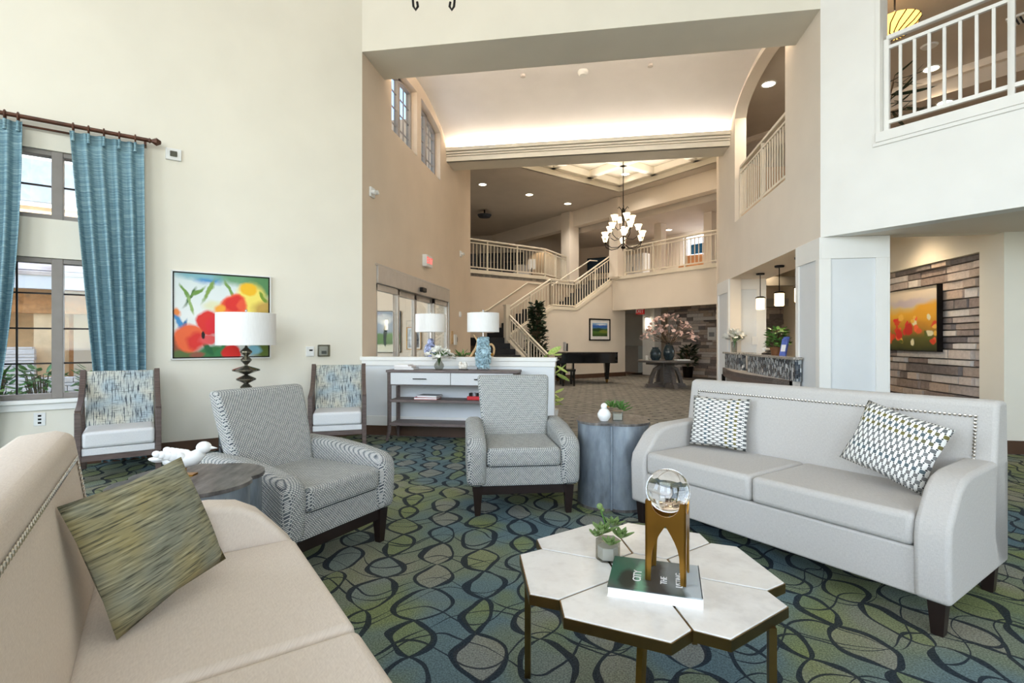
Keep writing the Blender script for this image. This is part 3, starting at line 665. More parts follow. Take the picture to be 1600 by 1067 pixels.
# ---------------------------------------------------------------- window in the left wall
w = MB()
def wbox(s0, s1, z0, z1, y0=-.13, y1=-.05): return MB().box(s0, s1, y0, y1, z0, z1)
win = bpy.data.objects.new('window_1', None); col.objects.link(win); win.matrix_world = LWM; win['kind'] = 'structure'; win['label'] = 'grey framed casement window with transom behind teal curtains'
for z0, z1 in ((ZL0, ZL1), (ZU0, ZU1)):
    b = MB().box(W0, W1, -.15, -.03, z0, z0 + .05).box(W0, W1, -.15, -.03, z1 - .05, z1).box(W0, W0 + .06, -.15, -.03, z0, z1).box(W1 - .06, W1, -.15, -.03, z0, z1).box(3.12, 3.21, -.16, -.02, z0, z1)
    b.done('frame', 'window_frame', win, bevel=.005)
    rows = 4 if z1 < 2.3 else 2
    for s0, s1 in ((W0 + .06, 3.12), (3.21, W1 - .06)):
        for k in range(1, rows): MB().box(s0, s1, -.105, -.085, z0 + (z1 - z0) * k / rows - .008, z0 + (z1 - z0) * k / rows + .008).done('muntin', 'black_metal', win)
        MB().box((s0 + s1) / 2 - .008, (s0 + s1) / 2 + .008, -.105, -.085, z0 + .05, z1 - .05).done('muntin', 'black_metal', win)
        MB().box(s0, s1, -.1, -.092, z0 + .05, z1 - .05).done('pane', 'glass_clear', win)
MB().box(W0 - .08, W1 + .08, -.02, .07, ZL0 - .04, ZL0 + .0).done('window_sill', 'paint_white', win, bevel=.005)
MB().box(W0 - .06, W1 + .06, .0, .03, ZL0 - .11, ZL0 - .04).done('window_apron', 'paint_white', win, bevel=.005)
# entry wall windows under the vault
for i, (a0, a1) in enumerate(WA):
    wi = bpy.data.objects.new('window_%d' % (7 + i), None); col.objects.link(wi); wi['kind'] = 'structure'
    wi.location = (EX, 0, 0); wi['label'] = ('near' if i == 0 else 'far') + ' half-arched window high on the tan entry wall under the vault'
    ys = [a0 + (a1 - a0) * k / 10 for k in range(11)]
    inner = [(y, wtop(y) - .05) for y in ys]; inner[0] = (a0 + .05, wtop(a0 + .05) - .05); inner[-1] = (a1 - .05, wtop(a1 - .05) - .05)
    outer = [(y, wtop(y)) for y in ys]
    b = MB().prism(outer + inner[::-1], -.19, -.11, YZ).box(-.19, -.11, a0, a0 + .05, WZ, wtop(a0)).box(-.19, -.11, a1 - .05, a1, WZ, wtop(a1)).box(-.19, -.11, a0, a1, WZ, WZ + .05)
    b.box(-.19, -.11, (a0 + a1) / 2 - .04, (a0 + a1) / 2 + .04, WZ, wtop((a0 + a1) / 2)).done('frame', 'window_frame', wi)
    for k in (.28, .55, .82): MB().box(-.16, -.14, a0, a1, WZ + k - .008, WZ + k + .008).done('muntin', 'window_frame', wi)
    for q in (.25, .75): MB().box(-.16, -.14, a0 + (a1 - a0) * q - .008, a0 + (a1 - a0) * q + .008, WZ, wtop(a0 + (a1 - a0) * q)).done('muntin', 'window_frame', wi)
    MB().prism([(a0, WZ), (a1, WZ)] + outer[::-1], -.155, -.15, YZ).done('pane', 'glass_clear', wi)
# sliding entry doors
dr = bpy.data.objects.new('door_2', None); col.objects.link(dr); dr.location = (EX, 0, 0); dr['kind'] = 'structure'; dr['label'] = 'automatic glass sliding entry doors with sidelights in aluminium frame'
MB().box(-.14, .03, 7.13, 10.9, 2.14, 2.40).done('header', 'aluminium', dr, bevel=.006)
MB().box(.03, .09, 8.95, 9.18, 2.19, 2.27).done('motion_sensor', 'black_metal', dr, bevel=.01)
yy = [7.13, 8.07, 9.01, 9.95, 10.9]
for k in range(4):
    a0, a1 = yy[k], yy[k + 1]; dx = -.03 if k in (0, 3) else -.09
    b = MB().box(dx - .04, dx + .02, a0, a0 + .06, 0, 2.14).box(dx - .04, dx + .02, a1 - .06, a1, 0, 2.14).box(dx - .04, dx + .02, a0, a1, 2.04, 2.14).box(dx - .04, dx + .02, a0, a1, 0, .22)
    p = b.done('sidelight_frame' if k in (0, 3) else 'sliding_leaf', 'aluminium', dr, bevel=.004)
    MB().box(dx - .015, dx - .005, a0 + .06, a1 - .06, .22, 2.04).done('pane', 'glass_clear', p)
struct('trim_13', MB().box(EX, EX + .02, 7.08, 10.95, 2.40, 2.43).box(EX, EX + .02, 10.9, 10.96, 0, 2.42), 'aluminium')
# ---------------------------------------------------------------- stone walls
stone_protos = {}
def stone_mesh(w, h, d, mat):
    key = (w, h, mat)
    if key not in stone_protos:
        o = MB().frus(0, d, (-w / 2, w / 2, -h / 2, h / 2), (-w / 2 + .008, w / 2 - .008, -h / 2 + .008, h / 2 - .008)).done('stone', mat, smooth=0)
        me = o.data; bpy.data.objects.remove(o); stone_protos[key] = me
    return stone_protos[key]
def stone_course(width, z_top, hs, ws, rnd):
    z = 0
    while z < z_top - .03:
        hh = rnd.choice(hs); hh = min(hh, z_top - z)
        if z_top - z - hh < .04: hh = z_top - z
        x = -rnd.random() * .2
        while x < width:
            w_ = rnd.choice(ws); a, b_ = max(0, x), min(width, x + w_)
            if b_ - a > .03: yield (a + b_) / 2, z + hh / 2, round(b_ - a, 3), round(hh, 3)
            x += w_
        z += hh
rnd = random.Random(11)
ns = bpy.data.objects.new('wall_stone', MB().box(NX + .09, NX + .125, 7.04, 10.6, 0, 2.37).done('tmp', 'mortar').data); col.objects.link(ns); bpy.data.objects.remove(bpy.data.objects['tmp'])
ns['kind'] = 'structure'
NM = Matrix.Translation((NX + .10, 10.6, 0)) @ Matrix(((0, 0, -1, 0), (-1, 0, 0, 0), (0, 1, 0, 0), (0, 0, 0, 1)))   # x -> -Y, y -> z, z -> -X
for cx, cz, w_, h_ in stone_course(3.56, 2.37, (.085, .10, .115, .13), (.24, .32, .42, .54, .62), rnd):
    o = bpy.data.objects.new('stone', stone_mesh(w_ - .005, h_ - .005, rnd.choice((.03, .045, .06, .075)), rnd.choice(STONES))); col.objects.link(o); o.parent = ns
    o.matrix_local = NM @ Matrix.Translation((cx, cz, 0))
def far_stone(name, m, width, zt, seed):
    rnd = random.Random(seed); s = struct(name, MB().box(0, width, -.02, .12, 0, zt, m), 'mortar')
    bs = {k: MB() for k in STONES}
    for cx, cz, w_, h_ in stone_course(width, zt, (.09, .11, .13), (.25, .35, .45, .6), rnd):
        d = rnd.choice((.03, .05, .07)); bs[rnd.choice(STONES)].box(cx - w_ / 2 + .004, cx + w_ / 2 - .004, -.02 - d, -.02, cz - h_ / 2 + .004, cz + h_ / 2 - .004, m)
    for k, b in bs.items():
        o = b.done('stone_courses', k, s, smooth=0); o['kind'] = 'stuff'
far_stone('wall_stone_lobby', Matrix.Translation((2.85, 20.15, 0)) @ Matrix.Rotation(R(-45), 4, 'Z'), 3.6, 2.6, 3)
far_stone('wall_stone_reception', Matrix.Translation((3.45, 13.6, 0)), 1.25, 2.15, 4)
far_stone('wall_stone_upper', Matrix.Translation((4.35, 17.2, 3.6)) @ Matrix.Rotation(R(-45), 4, 'Z'), 1.0, 2.2, 6)
# ---------------------------------------------------------------- railings and stair
_bal = {}
def unit_bar(w, h, mat):
    k = (w, round(h, 3), mat)
    if k not in _bal:
        o = MB().box(-w / 2, w / 2, -w / 2, w / 2, 0, h).done('baluster', mat); _bal[k] = o.data; bpy.data.objects.remove(o)
    return _bal[k]
def railing(name, label, pts, spacing=.125, height=1.0, post_every=1.25, w=.022, base=.08, top=True, double=True, mat='paint_rail', first_post=True, last_post=True):
    root = thing(name, label, 'railing', pts[0])
    o0 = Vector(pts[0])
    for p, q in zip(pts[:-1], pts[1:]):
        p = Vector(p); q = Vector(q); d = q - p; L = Vector((d.x, d.y)).length; sl = d.z / L; ang = math.atan2(d.y, d.x)
        m = Matrix.Translation(p - o0) @ Matrix.Rotation(ang, 4, 'Z')
        sh = Matrix(((1, 0, 0, 0), (0, 1, 0, 0), (sl, 0, 1, 0), (0, 0, 0, 1)))
        MB().box(0, L, -.02, .02, base, base + .04, sh).done('bottom_rail', mat, root, m=m)
        if double: MB().box(0, L, -.018, .018, height - .13, height - .095, sh).done('upper_rail', mat, root, m=m)
        MB().box(0, L, -.032, .032, height - .03, height + .02, sh).done('top_rail', mat, root, bevel=.01, m=m)
        n = max(1, round(L / spacing)); hb = (height - .13 if double else height - .03) - base - .02
        me = unit_bar(w, hb, mat); np_ = max(1, round(L / post_every))
        posts = [k * L / np_ for k in range(np_ + 1)]
        for x in posts:
            o = bpy.data.objects.new('post', unit_bar(.05, height - .02, mat)); col.objects.link(o); o.parent = root; o.matrix_local = m @ Matrix.Translation((x, 0, sl * x))
        for k in range(1, n):
            x = k * L / n
            if min(abs(x - px) for px in posts) < spacing * .4: continue
            o = bpy.data.objects.new('baluster', me); col.objects.link(o); o.parent = root; o.matrix_local = m @ Matrix.Translation((x, 0, base + .02 + sl * x))
    return root
railing('balcony_railing', 'cream metal balcony railing on the upper floor left of the stair top', [(-5.2, 14.87, F2), (BL1[0], BL1[1], F2), (-1.05, 20.18, F2)], .135)
railing('balcony_railing', 'cream metal balcony railing on the upper floor right of the chandelier', [(1.12, 18.53, F2), (4.6, 15.05, F2)], .14)
railing('arch_railing', 'cream railing filling the tall arched overlook in the hall wall', [(RX + .1, RC + RH - .05, 3.6), (RX + .1, RC - RH + .02, 3.6)], .115, 1.02, 1.3, .02)
p = [BM @ Vector((s, .1, OZ0 + .03)) for s in (O0 + .07, 1.652, 2.75, 3.85)]
railing('lounge_railing', 'white balcony railing high on the right white wall', [tuple(v) for v in p], .121, 1.06, 1.2, .026, base=.10, mat='paint_white')
def PWp(s, y, z): return tuple(PW @ Vector((s, y, z)))
railing('stair_railing', 'cream stair railing climbing past the ficus over the piano wall', [PWp(.05, .06, P1Z), PWp(SA, .06, P2Z), PWp(SB, .06, P2Z), PWp(SC - .04, .06, 3.58)], .125, .95, 1.1)
st = thing('staircase', 'carpeted staircase with dark treads rising behind the piano wall', 'staircase', PWp(0, 0, 0), R(45))
SWD = 1.10
def flight(x0, x1, z0, z1, n):
    for k in range(n):
        a = x0 + (x1 - x0) * k / n; c = x0 + (x1 - x0) * (k + 1) / n; zz = z0 + (z1 - z0) * (k + 1) / n
        MB().box(a, c + .02, .13, .13 + SWD, zz - .19, zz).done('step', 'tread_dark', st)
flight(.0, SA, P1Z, P2Z, 6); flight(SB, SC, P2Z, F2, 7)
MB().box(SA, SB + .02, .13, .13 + SWD, P2Z - .2, P2Z).done('landing', 'tread_dark', st)
MB().box(-SWD, .0, .02, .13 + SWD, P1Z - .25, P1Z).done('landing', 'tread_dark', st)
for k in range(8):                                   # lower flight: descends along local -y toward the camera
    zz = P1Z - (k + 1) * P1Z / 8; y0 = .02 - k * .27
    if k < 7: MB().box(-SWD, -.145, y0 - .29, y0, zz - .17, zz).done('step', 'tread_dark', st)
Qs = Matrix(((0, 0, 1, 0), (1, 0, 0, 0), (0, 1, 0, 0), (0, 0, 0, 1)))
MB().prism([(-.08, 0), (-.08, P1Z - .10), (-2.05, .03), (-2.05, 0)], -.11, -.012, Qs).done('stringer', 'paint_sand', st)
MB().prism(ribbon([(-.10, P1Z - .10), (-2.05, .05)], .045), -.14, -.005, Qs).done('stringer_cap', 'paint_rail', st)
MB().prism([(-.08, 0), (-.08, P1Z - .10), (-2.05, .03), (-2.05, 0)], -SWD - .11, -SWD - .01, Qs).done('stringer', 'paint_sand', st)
np_ = MB().box(-.15, -.01, -.07, .07, P1Z - .9, P1Z + .98).box(-.17, .005, -.09, .09, P1Z + .98, P1Z + 1.02)
np_.done('newel_post', 'paint_rail', st, bevel=.006)
for xx in (.0, ):
    railing('stair_railing', 'cream lower stair railing descending from the newel post to the lobby', [PWp(-.06, -.14, P1Z - .075), PWp(-.06, -2.0, .135)], .13, .76, 1.0)
def rail_tube(name, label, pts):
    o = MB().tube(pts, .025, 8).done(name, 'paint_rail'); return tag(o, label, 'handrail')
yb = 1.17
rail_tube('wall_handrail', 'round cream handrail on the tan wall behind the lower stair', [PWp(-.5, yb + .02, P1Z + .75), PWp(.0, yb + .02, P1Z + .92), PWp(SA - .1, yb + .02, P2Z + .92), PWp(SA + .5, yb + .02, P2Z + .92)])
rail_tube('wall_handrail', 'round cream handrail beside the top flight of the stair', [PWp(SB - .1, yb, P2Z + .9), PWp(SC - .6, yb, F2 + .55), PWp(SC - .2, yb, F2 + .78), PWp(SC + .2, yb, F2 + .8)])
# ---------------------------------------------------------------- ceiling lights
dl0 = None
def downlight(x, y, z, label, r=.10, power=0, color=(1, .91, .80)):
    global dl0
    t = thing('recessed_downlight', label, 'ceiling light', (x, y, z), 0, 'recessed ceiling downlights')
    MB().lathe([(r + .03, 0), (r + .03, -.012), (r, -.012), (r, 0)], 20).done('trim_ring', 'plastic_white', t)
    MB().lathe([(0.0001, -.004), (r, -.004), (r, -.002), (.0001, -.002)], 20).done('lens', 'lit_disc', t)
    if power: lamp('downlight_glow', 'SPOT', (x, y, z - .03), power, color, (0, 0, 0), spot_size=R(125), spot_blend=.8, shadow_soft_size=.08)
def on_ceiling(px, py, z):
    t = (z - CAMH) * 800 / (533.5 - py); xc = (px - 800) / 800 * t; c, s = math.cos(R(9)), math.sin(R(9))
    return (xc * c - t * s, xc * s + t * c)
for px, py, lab in ((754, 288, 'recessed downlight nearest the tan entry wall on the grey atrium ceiling'), (827, 304, 'middle recessed downlight on the grey atrium ceiling'), (887, 318, 'recessed downlight on the atrium ceiling nearest the chandelier')):
    x, y = on_ceiling(px, py, AZ); downlight(x, y, AZ, lab, .12, 240)
for px, py, lab in ((913, 253, 'recessed downlight in the coffered tray left of the chandelier chain'), (977, 272, 'recessed downlight in the coffered tray just right of the chandelier chain')):
    x, y = on_ceiling(px, py, AZ + .34); downlight(x, y, AZ + .345, lab, .12, 110)
for px, py, z, lab, pw in ((1455, 107, 6.02, 'recessed downlight behind the white lounge railing at upper right', 170), (1201, 131, 6.02, 'recessed downlight seen through the arched overlook', 130), (1476, 160, 5.66, 'recessed downlight on the lounge bulkhead behind the white railing', 90)):
    x, y = on_ceiling(px, py, z); downlight(x, y, z, lab, .11, pw, (1, .78, .55))
for px, py, z, lab, pw in ((983, 493, 2.58, 'corridor downlight left of the exit sign', 16), (1018, 495, 2.58, 'corridor downlight under the red exit sign', 16), (1080, 486, 2.58, 'downlight washing the stone wall behind the flower table', 40)):
    x, y = on_ceiling(px, py, z); downlight(x, y, z, lab, .1, pw, (1, .8, .58))
for x, y, z, lab, pw in ((4.1, 8.0, 3.05, 'corridor downlight hidden above the poppy field painting', 85), (3.9, 12.2, 3.05, 'downlight over the reception back office', 40)):
    downlight(x, y, z, lab, .1, pw, (1, .76, .5))
for x, y, z, lab, pw in ((-5.8, 22.8, AZ, 'added fill downlight over the far upper landing behind the left balcony', 120), (-5.0, 19.2, AZ, 'added fill downlight over the upper left lounge', 60), (2.9, 20.6, 5.62, 'added fill downlight in the soffit behind the right balcony', 70), (4.3, 19.0, 5.62, 'added fill downlight in the soffit near the upper stone pier', 60), (6.4, 8.4, 6.02, 'added fill downlight deep in the upper right lounge', 260), (4.6, 11.6, 5.66, 'added fill downlight on the bulkhead behind the arched overlook', 60)):  # extra downlights added as fill light for the upper floor
    downlight(x, y, z, lab, .11, pw, (1, .80, .58))
lamp('tray_cove_glow', 'AREA', (TC[0], TC[1], AZ + .1), 70, (1, .9, .78), (R(180), 0, R(45)), shape='RECTANGLE', size=3.8, size_y=3.8)
# ---------------------------------------------------------------- chandeliers
def chandelier(name, label, loc, top_z, tiers, body, scale=1.0, scroll=None):
    t = thing(name, label, 'chandelier', loc)
    z0 = loc[2]; s = scale
    MB().tube([(0, 0, body * s), (0, 0, top_z - z0)], .012 * s, 6).done('hanging_chain', 'black_metal', t)
    sb = .0 if not scroll else .22
    MB().lathe([(.001, sb), (.05 * s, sb + .02 * s), (.07 * s, sb + .06 * s), (.03 * s, sb + .11 * s), (.018 * s, sb + .15 * s), (.03 * s, .4 * s), (.016 * s, .6 * s), (.05 * s, body * s * .75), (.035 * s, body * s * .95), (.001, body * s)], 12).done('stem', 'black_metal', t)
    b = MB()
    for k in range(4):
        a = PI / 2 * k
        b.tube([(math.cos(a) * r_ * s, math.sin(a) * r_ * s, z_ * s) for r_, z_ in ((.03, body * .8), (.05, body * .93), (.12, body * 1.0), (.15, body * .96))], .012 * s, 6)
    b.done('crown_scroll', 'black_metal', t)
    for n, r, z, ph in tiers:
        for k in range(n):
            a = 2 * PI * k / n + ph; ca, sa = math.cos(a), math.sin(a)
            path = [(.02, z - .10), (r * .3, z - .22), (r * .65, z - .24), (r * .95, z - .15), (r, z - .05), (r, z)]
            arm = MB().tube([(ca * u * s, sa * u * s, v * s) for u, v in path], .011 * s, 6)
            arm.lathe([(.001, z * s - .02 * s), (.035 * s, z * s - .01 * s), (.04 * s, z * s + .005 * s), (.001, z * s + .012 * s)], 10, Matrix.Translation((ca * r * s, sa * r * s, 0)))
            ar = arm.done('arm', 'black_metal', t)
            MB().lathe([(.035 * s, .01), (.055 * s, .03 * s), (.07 * s, .1 * s), (.105 * s, .17 * s), (.098 * s, .17 * s), (.062 * s, .1 * s), (.045 * s, .035 * s)], 14, Matrix.Translation((ca * r * s, sa * r * s, z * s))).done('glass_shade', 'lit_glass', ar)
    if scroll:
        for k in range(scroll[0]):
            a = 2 * PI * k / scroll[0] + scroll[2]; ca, sa = math.cos(a), math.sin(a); r = scroll[1]
            pts = [(r * .2, .5), (r * .9, .3), (r * 1.15, .12), (r * 1.1, .03), (r * .98, .0), (r * .86, .03), (r * .9, .07)]
            MB().tube([(ca * u, sa * u, v) for u, v in pts], .011, 8).done('bottom_scroll', 'black_metal', t)
    return t
chandelier('lobby_chandelier', 'three tier bronze chandelier with lit frosted bell shades hanging in the atrium', (.84, 14.75, 3.88), AZ + .38, [(4, .26, .78, .3), (5, .42, .52, .1), (6, .58, .26, .5)], 1.2)
lamp('chandelier_glow', 'POINT', (.84, 14.75, 4.5), 220, (1, .86, .7), shadow_soft_size=.04)
chandelier('sitting_room_chandelier', 'black iron chandelier scrolls hanging into the top edge of the picture', (-1.41, 4.42, 4.25), 7.5, [(6, .55, .7, .3)], 1.3, 1.0, (2, .165, .16))
# ---------------------------------------------------------------- reception pendants
for y, lab in ((8.17, 'cream glass pendant half hidden behind the white column'), (9.02, 'cream glass pendant over the reception counter above the potted plant'), (9.99, 'cream glass pendant over the far end of the reception counter')):
    t = thing('reception_pendant', lab, 'pendant light', (3.03, y, 1.87), 0, 'pendants over the reception counter')
    MB().lathe([(.001, RZ - 1.87 - .001), (.075, RZ - 1.87 - .001), (.07, RZ - 1.87 - .03), (.001, RZ - 1.87 - .035)], 16).done('canopy', 'black_metal', t)
    MB().tube([(0, 0, .22), (0, 0, RZ - 1.87 - .02)], .008, 6).done('rod', 'black_metal', t)
    MB().lathe([(.001, .235), (.055, .235), (.085, .215), (.085, .2), (.001, .2)], 16).done('cap', 'black_metal', t)
    MB().lathe([(.001, 0), (.068, 0), (.072, .01), (.072, .2), (.001, .2)], 18).done('shade', 'lit_pendant', t)
    lamp('pendant_glow', 'POINT', (3.03, y, 1.84), 7, (1, .78, .5), shadow_soft_size=.02)
# bowl pendant in the lounge
x, y = on_ceiling(1398, 40, 5.35)
t = thing('bowl_pendant', 'amber striped glass bowl pendant glowing above the white lounge railing', 'pendant light', (x, y, 5.2))
MB().lathe([(.001, 0), (.12, .02), (.22, .09), (.27, .19), (.262, .19), (.21, .1), (.11, .03), (.001, .012)], 24).done('bowl', emit('lit_amber', (255, 196, 96), 3.0, (230, 180, 90)), t)
b = MB()
for k in range(16):
    a = 2 * PI * k / 16; b.tube([(math.cos(a + q * .25) * r_, math.sin(a + q * .25) * r_, z_) for q, (r_, z_) in enumerate(((.03, .0), (.125, .018), (.225, .088), (.275, .19)))], .008, 5)
b.done('leading', 'black_metal', t); MB().tube([(0, 0, .05), (0, 0, .82)], .012, 6).done('rod', 'black_metal', t)
lamp('bowl_glow', 'POINT', (x, y, 5.55), 30, (1, .74, .42), shadow_soft_size=.03)
# ---------------------------------------------------------------- seating
def make_sofa(label, loc, rz, fab='linen_grey'):
    t = thing('sofa', label, 'sofa', loc, rz)
    W, D = .90, .425
    MB().box(-W + .12, W - .12, -D + .02, D - .06, .15, .365).done('base', fab, t, bevel=.012)
    for x0, x1 in ((-.765, -.002), (.002, .765)):
        MB().box(x0, x1, -D + .005, .20, .365, .515).done('seat_cushion', fab, t, bevel=.03, seg=4)
    prof = [(D, .15), (-D + .005, .15), (-D - .005, .42), (-D + .01, .49), (-D + .07, .56), (-D + .13, .625), (-D + .20, .665), (-D + .29, .68), (.30, .69), (D, .69)]
    for sgn in (-1, 1):
        x0, x1 = (W - .135, W) if sgn > 0 else (-W, -W + .135)
        MB().prism(prof, x0, x1, YZ).done('arm', fab, t, bevel=.022, seg=4)
    bp = [(.17, .33), (.20, .62), (.255, .97), (.30, .985), (.405, .975), (D, .60), (D, .15), (.25, .15)]
    bk = MB().prism(bp, -W + .0, W - .0, YZ).done('backrest', fab, t, bevel=.022, seg=4)
    for sx in (-1, 1):
        for y0, y1 in ((-D + .03, -D + .095), (D - .11, D - .045)):
            x = sx * (W - .06)
            MB().frus(0, .16, (x - .022, x + .022, y0 + .01, y1 - .01), (x - .034, x + .034, y0, y1)).done('leg', 'wood_dark', t)
    # nailhead border, raised studs along the inset line of the back
    b = MB(); path = []
    def P(x, s): return (x, .20 + (.255 - .20) * s - .004, .62 + .35 * s)
    zt, xe = .80, W - .085
    for k in range(14): path.append(P(-xe, .14 + (zt - .14) * k / 13))
    n = 78
    for k in range(1, n): path.append(P(-xe + 2 * xe * k / n, zt))
    for k in range(14): path.append(P(xe, zt - (zt - .14) * k / 13))
    for p in path: b.sphere(p, .0085, 8, 4, sc=(1, .5, 1))
    o = b.done('nailhead_trim', 'nickel_nail', bk); o['kind'] = 'stuff'
    return t
make_sofa('light grey sofa with nailhead back and two checked pillows by the coffee table', (1.187, 3.368, 0), R(-47))
make_sofa('pale sofa close in the lower left corner holding the olive pillow', (-.93, 1.01, 0), R(133.8), 'linen_warm_lit')

def make_pillow(name, label, mat, w, h, th, loc, rot, group=None):
    N = 14; vs = []; fs = []
    for side in (-1, 1):
        for i in range(N + 1):
            for j in range(N + 1):
                u = -1 + 2 * i / N; v = -1 + 2 * j / N
                f = ((1 - u * u) * (1 - v * v)) ** .42
                pin = 1 - .07 * (1 - abs(u * v)) * max(abs(u), abs(v)) ** 6
                vs.append((u * w / 2 * pin, side * th / 2 * f, v * h / 2 * pin))
    n1 = (N + 1) ** 2
    for sd in (0, 1):
        for i in range(N):
            for j in range(N):
                q = [sd * n1 + i * (N + 1) + j, sd * n1 + (i + 1) * (N + 1) + j, sd * n1 + (i + 1) * (N + 1) + j + 1, sd * n1 + i * (N + 1) + j + 1]
                fs.append(tuple(q if sd == 0 else q[::-1]))
    o = MB().add(vs, fs).done(name, mat, smooth=80)
    bm = bmesh.new(); bm.from_mesh(o.data); bmesh.ops.remove_doubles(bm, verts=bm.verts, dist=1e-5); bm.to_mesh(o.data); bm.free()
    for p in o.data.polygons: p.use_smooth = True
    o.location = loc; o.rotation_euler = rot; return tag(o, label, 'pillow', group)
def sofa_pt(c, rz, x, y, z):
    v = Matrix.Translation(c) @ Matrix.Rotation(rz, 4, 'Z') @ Vector((x, y, z)); return tuple(v)
SR = ((1.187, 3.368, 0), R(-47)); SL = ((-.93, 1.01, 0), R(133.8))
make_pillow('throw_pillow', 'checked square pillow upright at the far end of the grey sofa', 'check_fabric', .40, .36, .12, sofa_pt(*SR, -.545, .095, .705), (R(-14), R(0), SR[1] + R(14)), 'checked sofa pillows')
make_pillow('throw_pillow', 'checked pillow tilted on its corner against the near arm of the grey sofa', 'check_fabric_turned', .43, .36, .13, sofa_pt(*SR, .535, .02, .735), (R(-20), R(14), SR[1] - R(12)), 'checked sofa pillows')
make_pillow('throw_pillow', 'large olive green slub pillow on the pale sofa in the foreground', 'slub_olive', .41, .37, .12, sofa_pt(*SL, .455, .035, .71), (R(-22), R(-5), SL[1] - R(42)))

def make_armchair(label, loc, rz):
    t = thing('tweed_armchair', label, 'armchair', loc, rz, 'pair of tweed armchairs')
    W, D = .385, .40
    MB().box(-W + .03, W - .03, -D + .03, D - .02, .215, .36).done('base', 'tweed', t, bevel=.015, seg=3)
    MB().box(-.275, .275, -D - .005, .22, .36, .50).done('seat_cushion', 'tweed', t, bevel=.035, seg=4)
    for s in (-1, 1):
        prof = [(-D + .0, .215), (D - .06, .215), (D - .02, .63), (.05, .625), (-.18, .60), (-D + .05, .57), (-D - .01, .53), (-D - .015, .45)]
        x0, x1 = (.275, W + .035) if s > 0 else (-W - .035, -.275)
        MB().prism(prof, x0, x1, YZ).done('arm', 'tweed', t, bevel=.05, seg=5)
    b = MB()
    rows = [(.36, .15, .27, .275), (.62, .20, .33, .285), (.85, .275, .40, .305), (.985, .33, .43, .315)]
    vs = []; fs = []
    for z, y0, y1, hw in rows: vs += [(-hw, y0 + .012, z), (hw, y0 + .012, z), (hw, y1, z), (-hw, y1, z)]
    for k in range(3):
        for j in range(4): fs.append((k * 4 + j, k * 4 + (j + 1) % 4, k * 4 + 4 + (j + 1) % 4, k * 4 + 4 + j))
    fs += [(3, 2, 1, 0), (12, 13, 14, 15)]
    MB().add(vs, fs).done('backrest', 'tweed', t, bevel=.03, seg=4, smooth=60)
    b = MB().box(-W + .03, W - .03, -D + .04, -D + .085, .155, .215).box(-W + .03, W - .03, D - .13, D - .085, .155, .215).box(-W + .03, -W + .075, -D + .05, D - .1, .155, .215).box(W - .075, W - .03, -D + .05, D - .1, .155, .215)
    b.done('leg_frame', 'wood_dark', t)
    for sx in (-1, 1):
        for y in (-D + .065, D - .11):
            x = sx * (W - .045); MB().frus(0, .215, (x - .02, x + .02, y - .02, y + .02), (x - .036, x + .036, y - .036, y + .036)).done('leg', 'wood_dark', t)
    return t
make_armchair('tweed armchair facing the camera between the console and drum table', (-.60, 4.10, 0), R(15))
make_armchair('tweed armchair turned sideways behind the pale sofa', (-1.78, 2.9, 0), R(71))

def make_wood_chair(label, loc, rz):
    t = thing('wooden_armchair', label, 'armchair', loc, rz, 'wooden armchairs along the left wall')
    W = .325
    arm = ribbon([(-.345, .625), (-.2, .65), (-.03, .70), (.10, .80), (.19, .92), (.22, .99)], [.055, .055, .058, .06, .058, .05])
    for s in (-1, 1):
        x0, x1 = (W - .048, W) if s > 0 else (-W, -W + .048)
        MB().box(x0, x1, -.37, -.318, 0, .635).done('leg', 'wood_brown', t, bevel=.004)
        MB().prism(arm, x0, x1, YZ).done('arm', 'wood_brown', t, bevel=.005)
        MB().prism(ribbon([(.03, .74), (.09, .55), (.17, .33), (.30, 0)], [.05, .055, .055, .04]), x0 + .002, x1 - .002, YZ).done('leg', 'wood_brown', t, bevel=.004)
        MB().box(x0 + .004, x1 - .004, -.32, .18, .185, .235).done('seat_rail', 'wood_brown', t)
    MB().box(-W + .048, W - .048, -.365, -.325, .185, .235).done('seat_rail', 'wood_brown', t)
    MB().box(-W + .05, W - .05, -.36, .16, .235, .30).done('seat_band', 'linen_seat', t, bevel=.008)
    MB().box(-W + .052, W - .052, -.375, .12, .302, .455).done('seat_cushion', 'linen_seat', t, bevel=.03, seg=4)
    MB().prism([(.055, .36), (.19, .975), (.215, .985), (.25, .97), (.15, .36)], -W + .05, W - .05, YZ).done('backrest', 'stroke_fabric', t, bevel=.012, seg=3)
    return t
make_wood_chair('wooden armchair with brushstroke fabric back in front of the teal curtain', (-4.64, 4.42, 0), R(45))
make_wood_chair('wooden armchair with brushstroke fabric back in the corner beside the console', (-3.11, 5.92, 0), R(26))

# ---------------------------------------------------------------- tables
def clover(r, n=48, lobe=.13):
    out = []
    for k in range(n):
        a = 2 * PI * k / n; c = abs(math.cos(2 * a)) ** .55
        out.append((r * (1 - lobe + lobe * c) * math.cos(a + R(40)), r * (1 - lobe + lobe * c) * math.sin(a + R(40))))
    return out
def drum(label, loc, rz):
    t = thing('drum_table', label, 'side table', loc, rz, 'galvanised clover drum tables')
    MB().prism(clover(.30, lobe=.16), 0, .645, None).done('drum_body', 'galvanised', t, smooth=50)
    MB().prism(clover(.312, lobe=.16), .645, .662).done('table_top', 'drum_top', t, smooth=40)
    b = MB()
    for k in range(4):
        a = PI / 2 * k + R(40) + PI / 4; r = .30 * .845
        b.tube([(math.cos(a) * r, math.sin(a) * r, .01), (math.cos(a) * r, math.sin(a) * r, .64)], .012, 6)
    b.done('seam_bead', 'galvanised', t)
    MB().prism(clover(.304, lobe=.16), .0, .02).done('base_rim', 'drum_top', t)
    return t
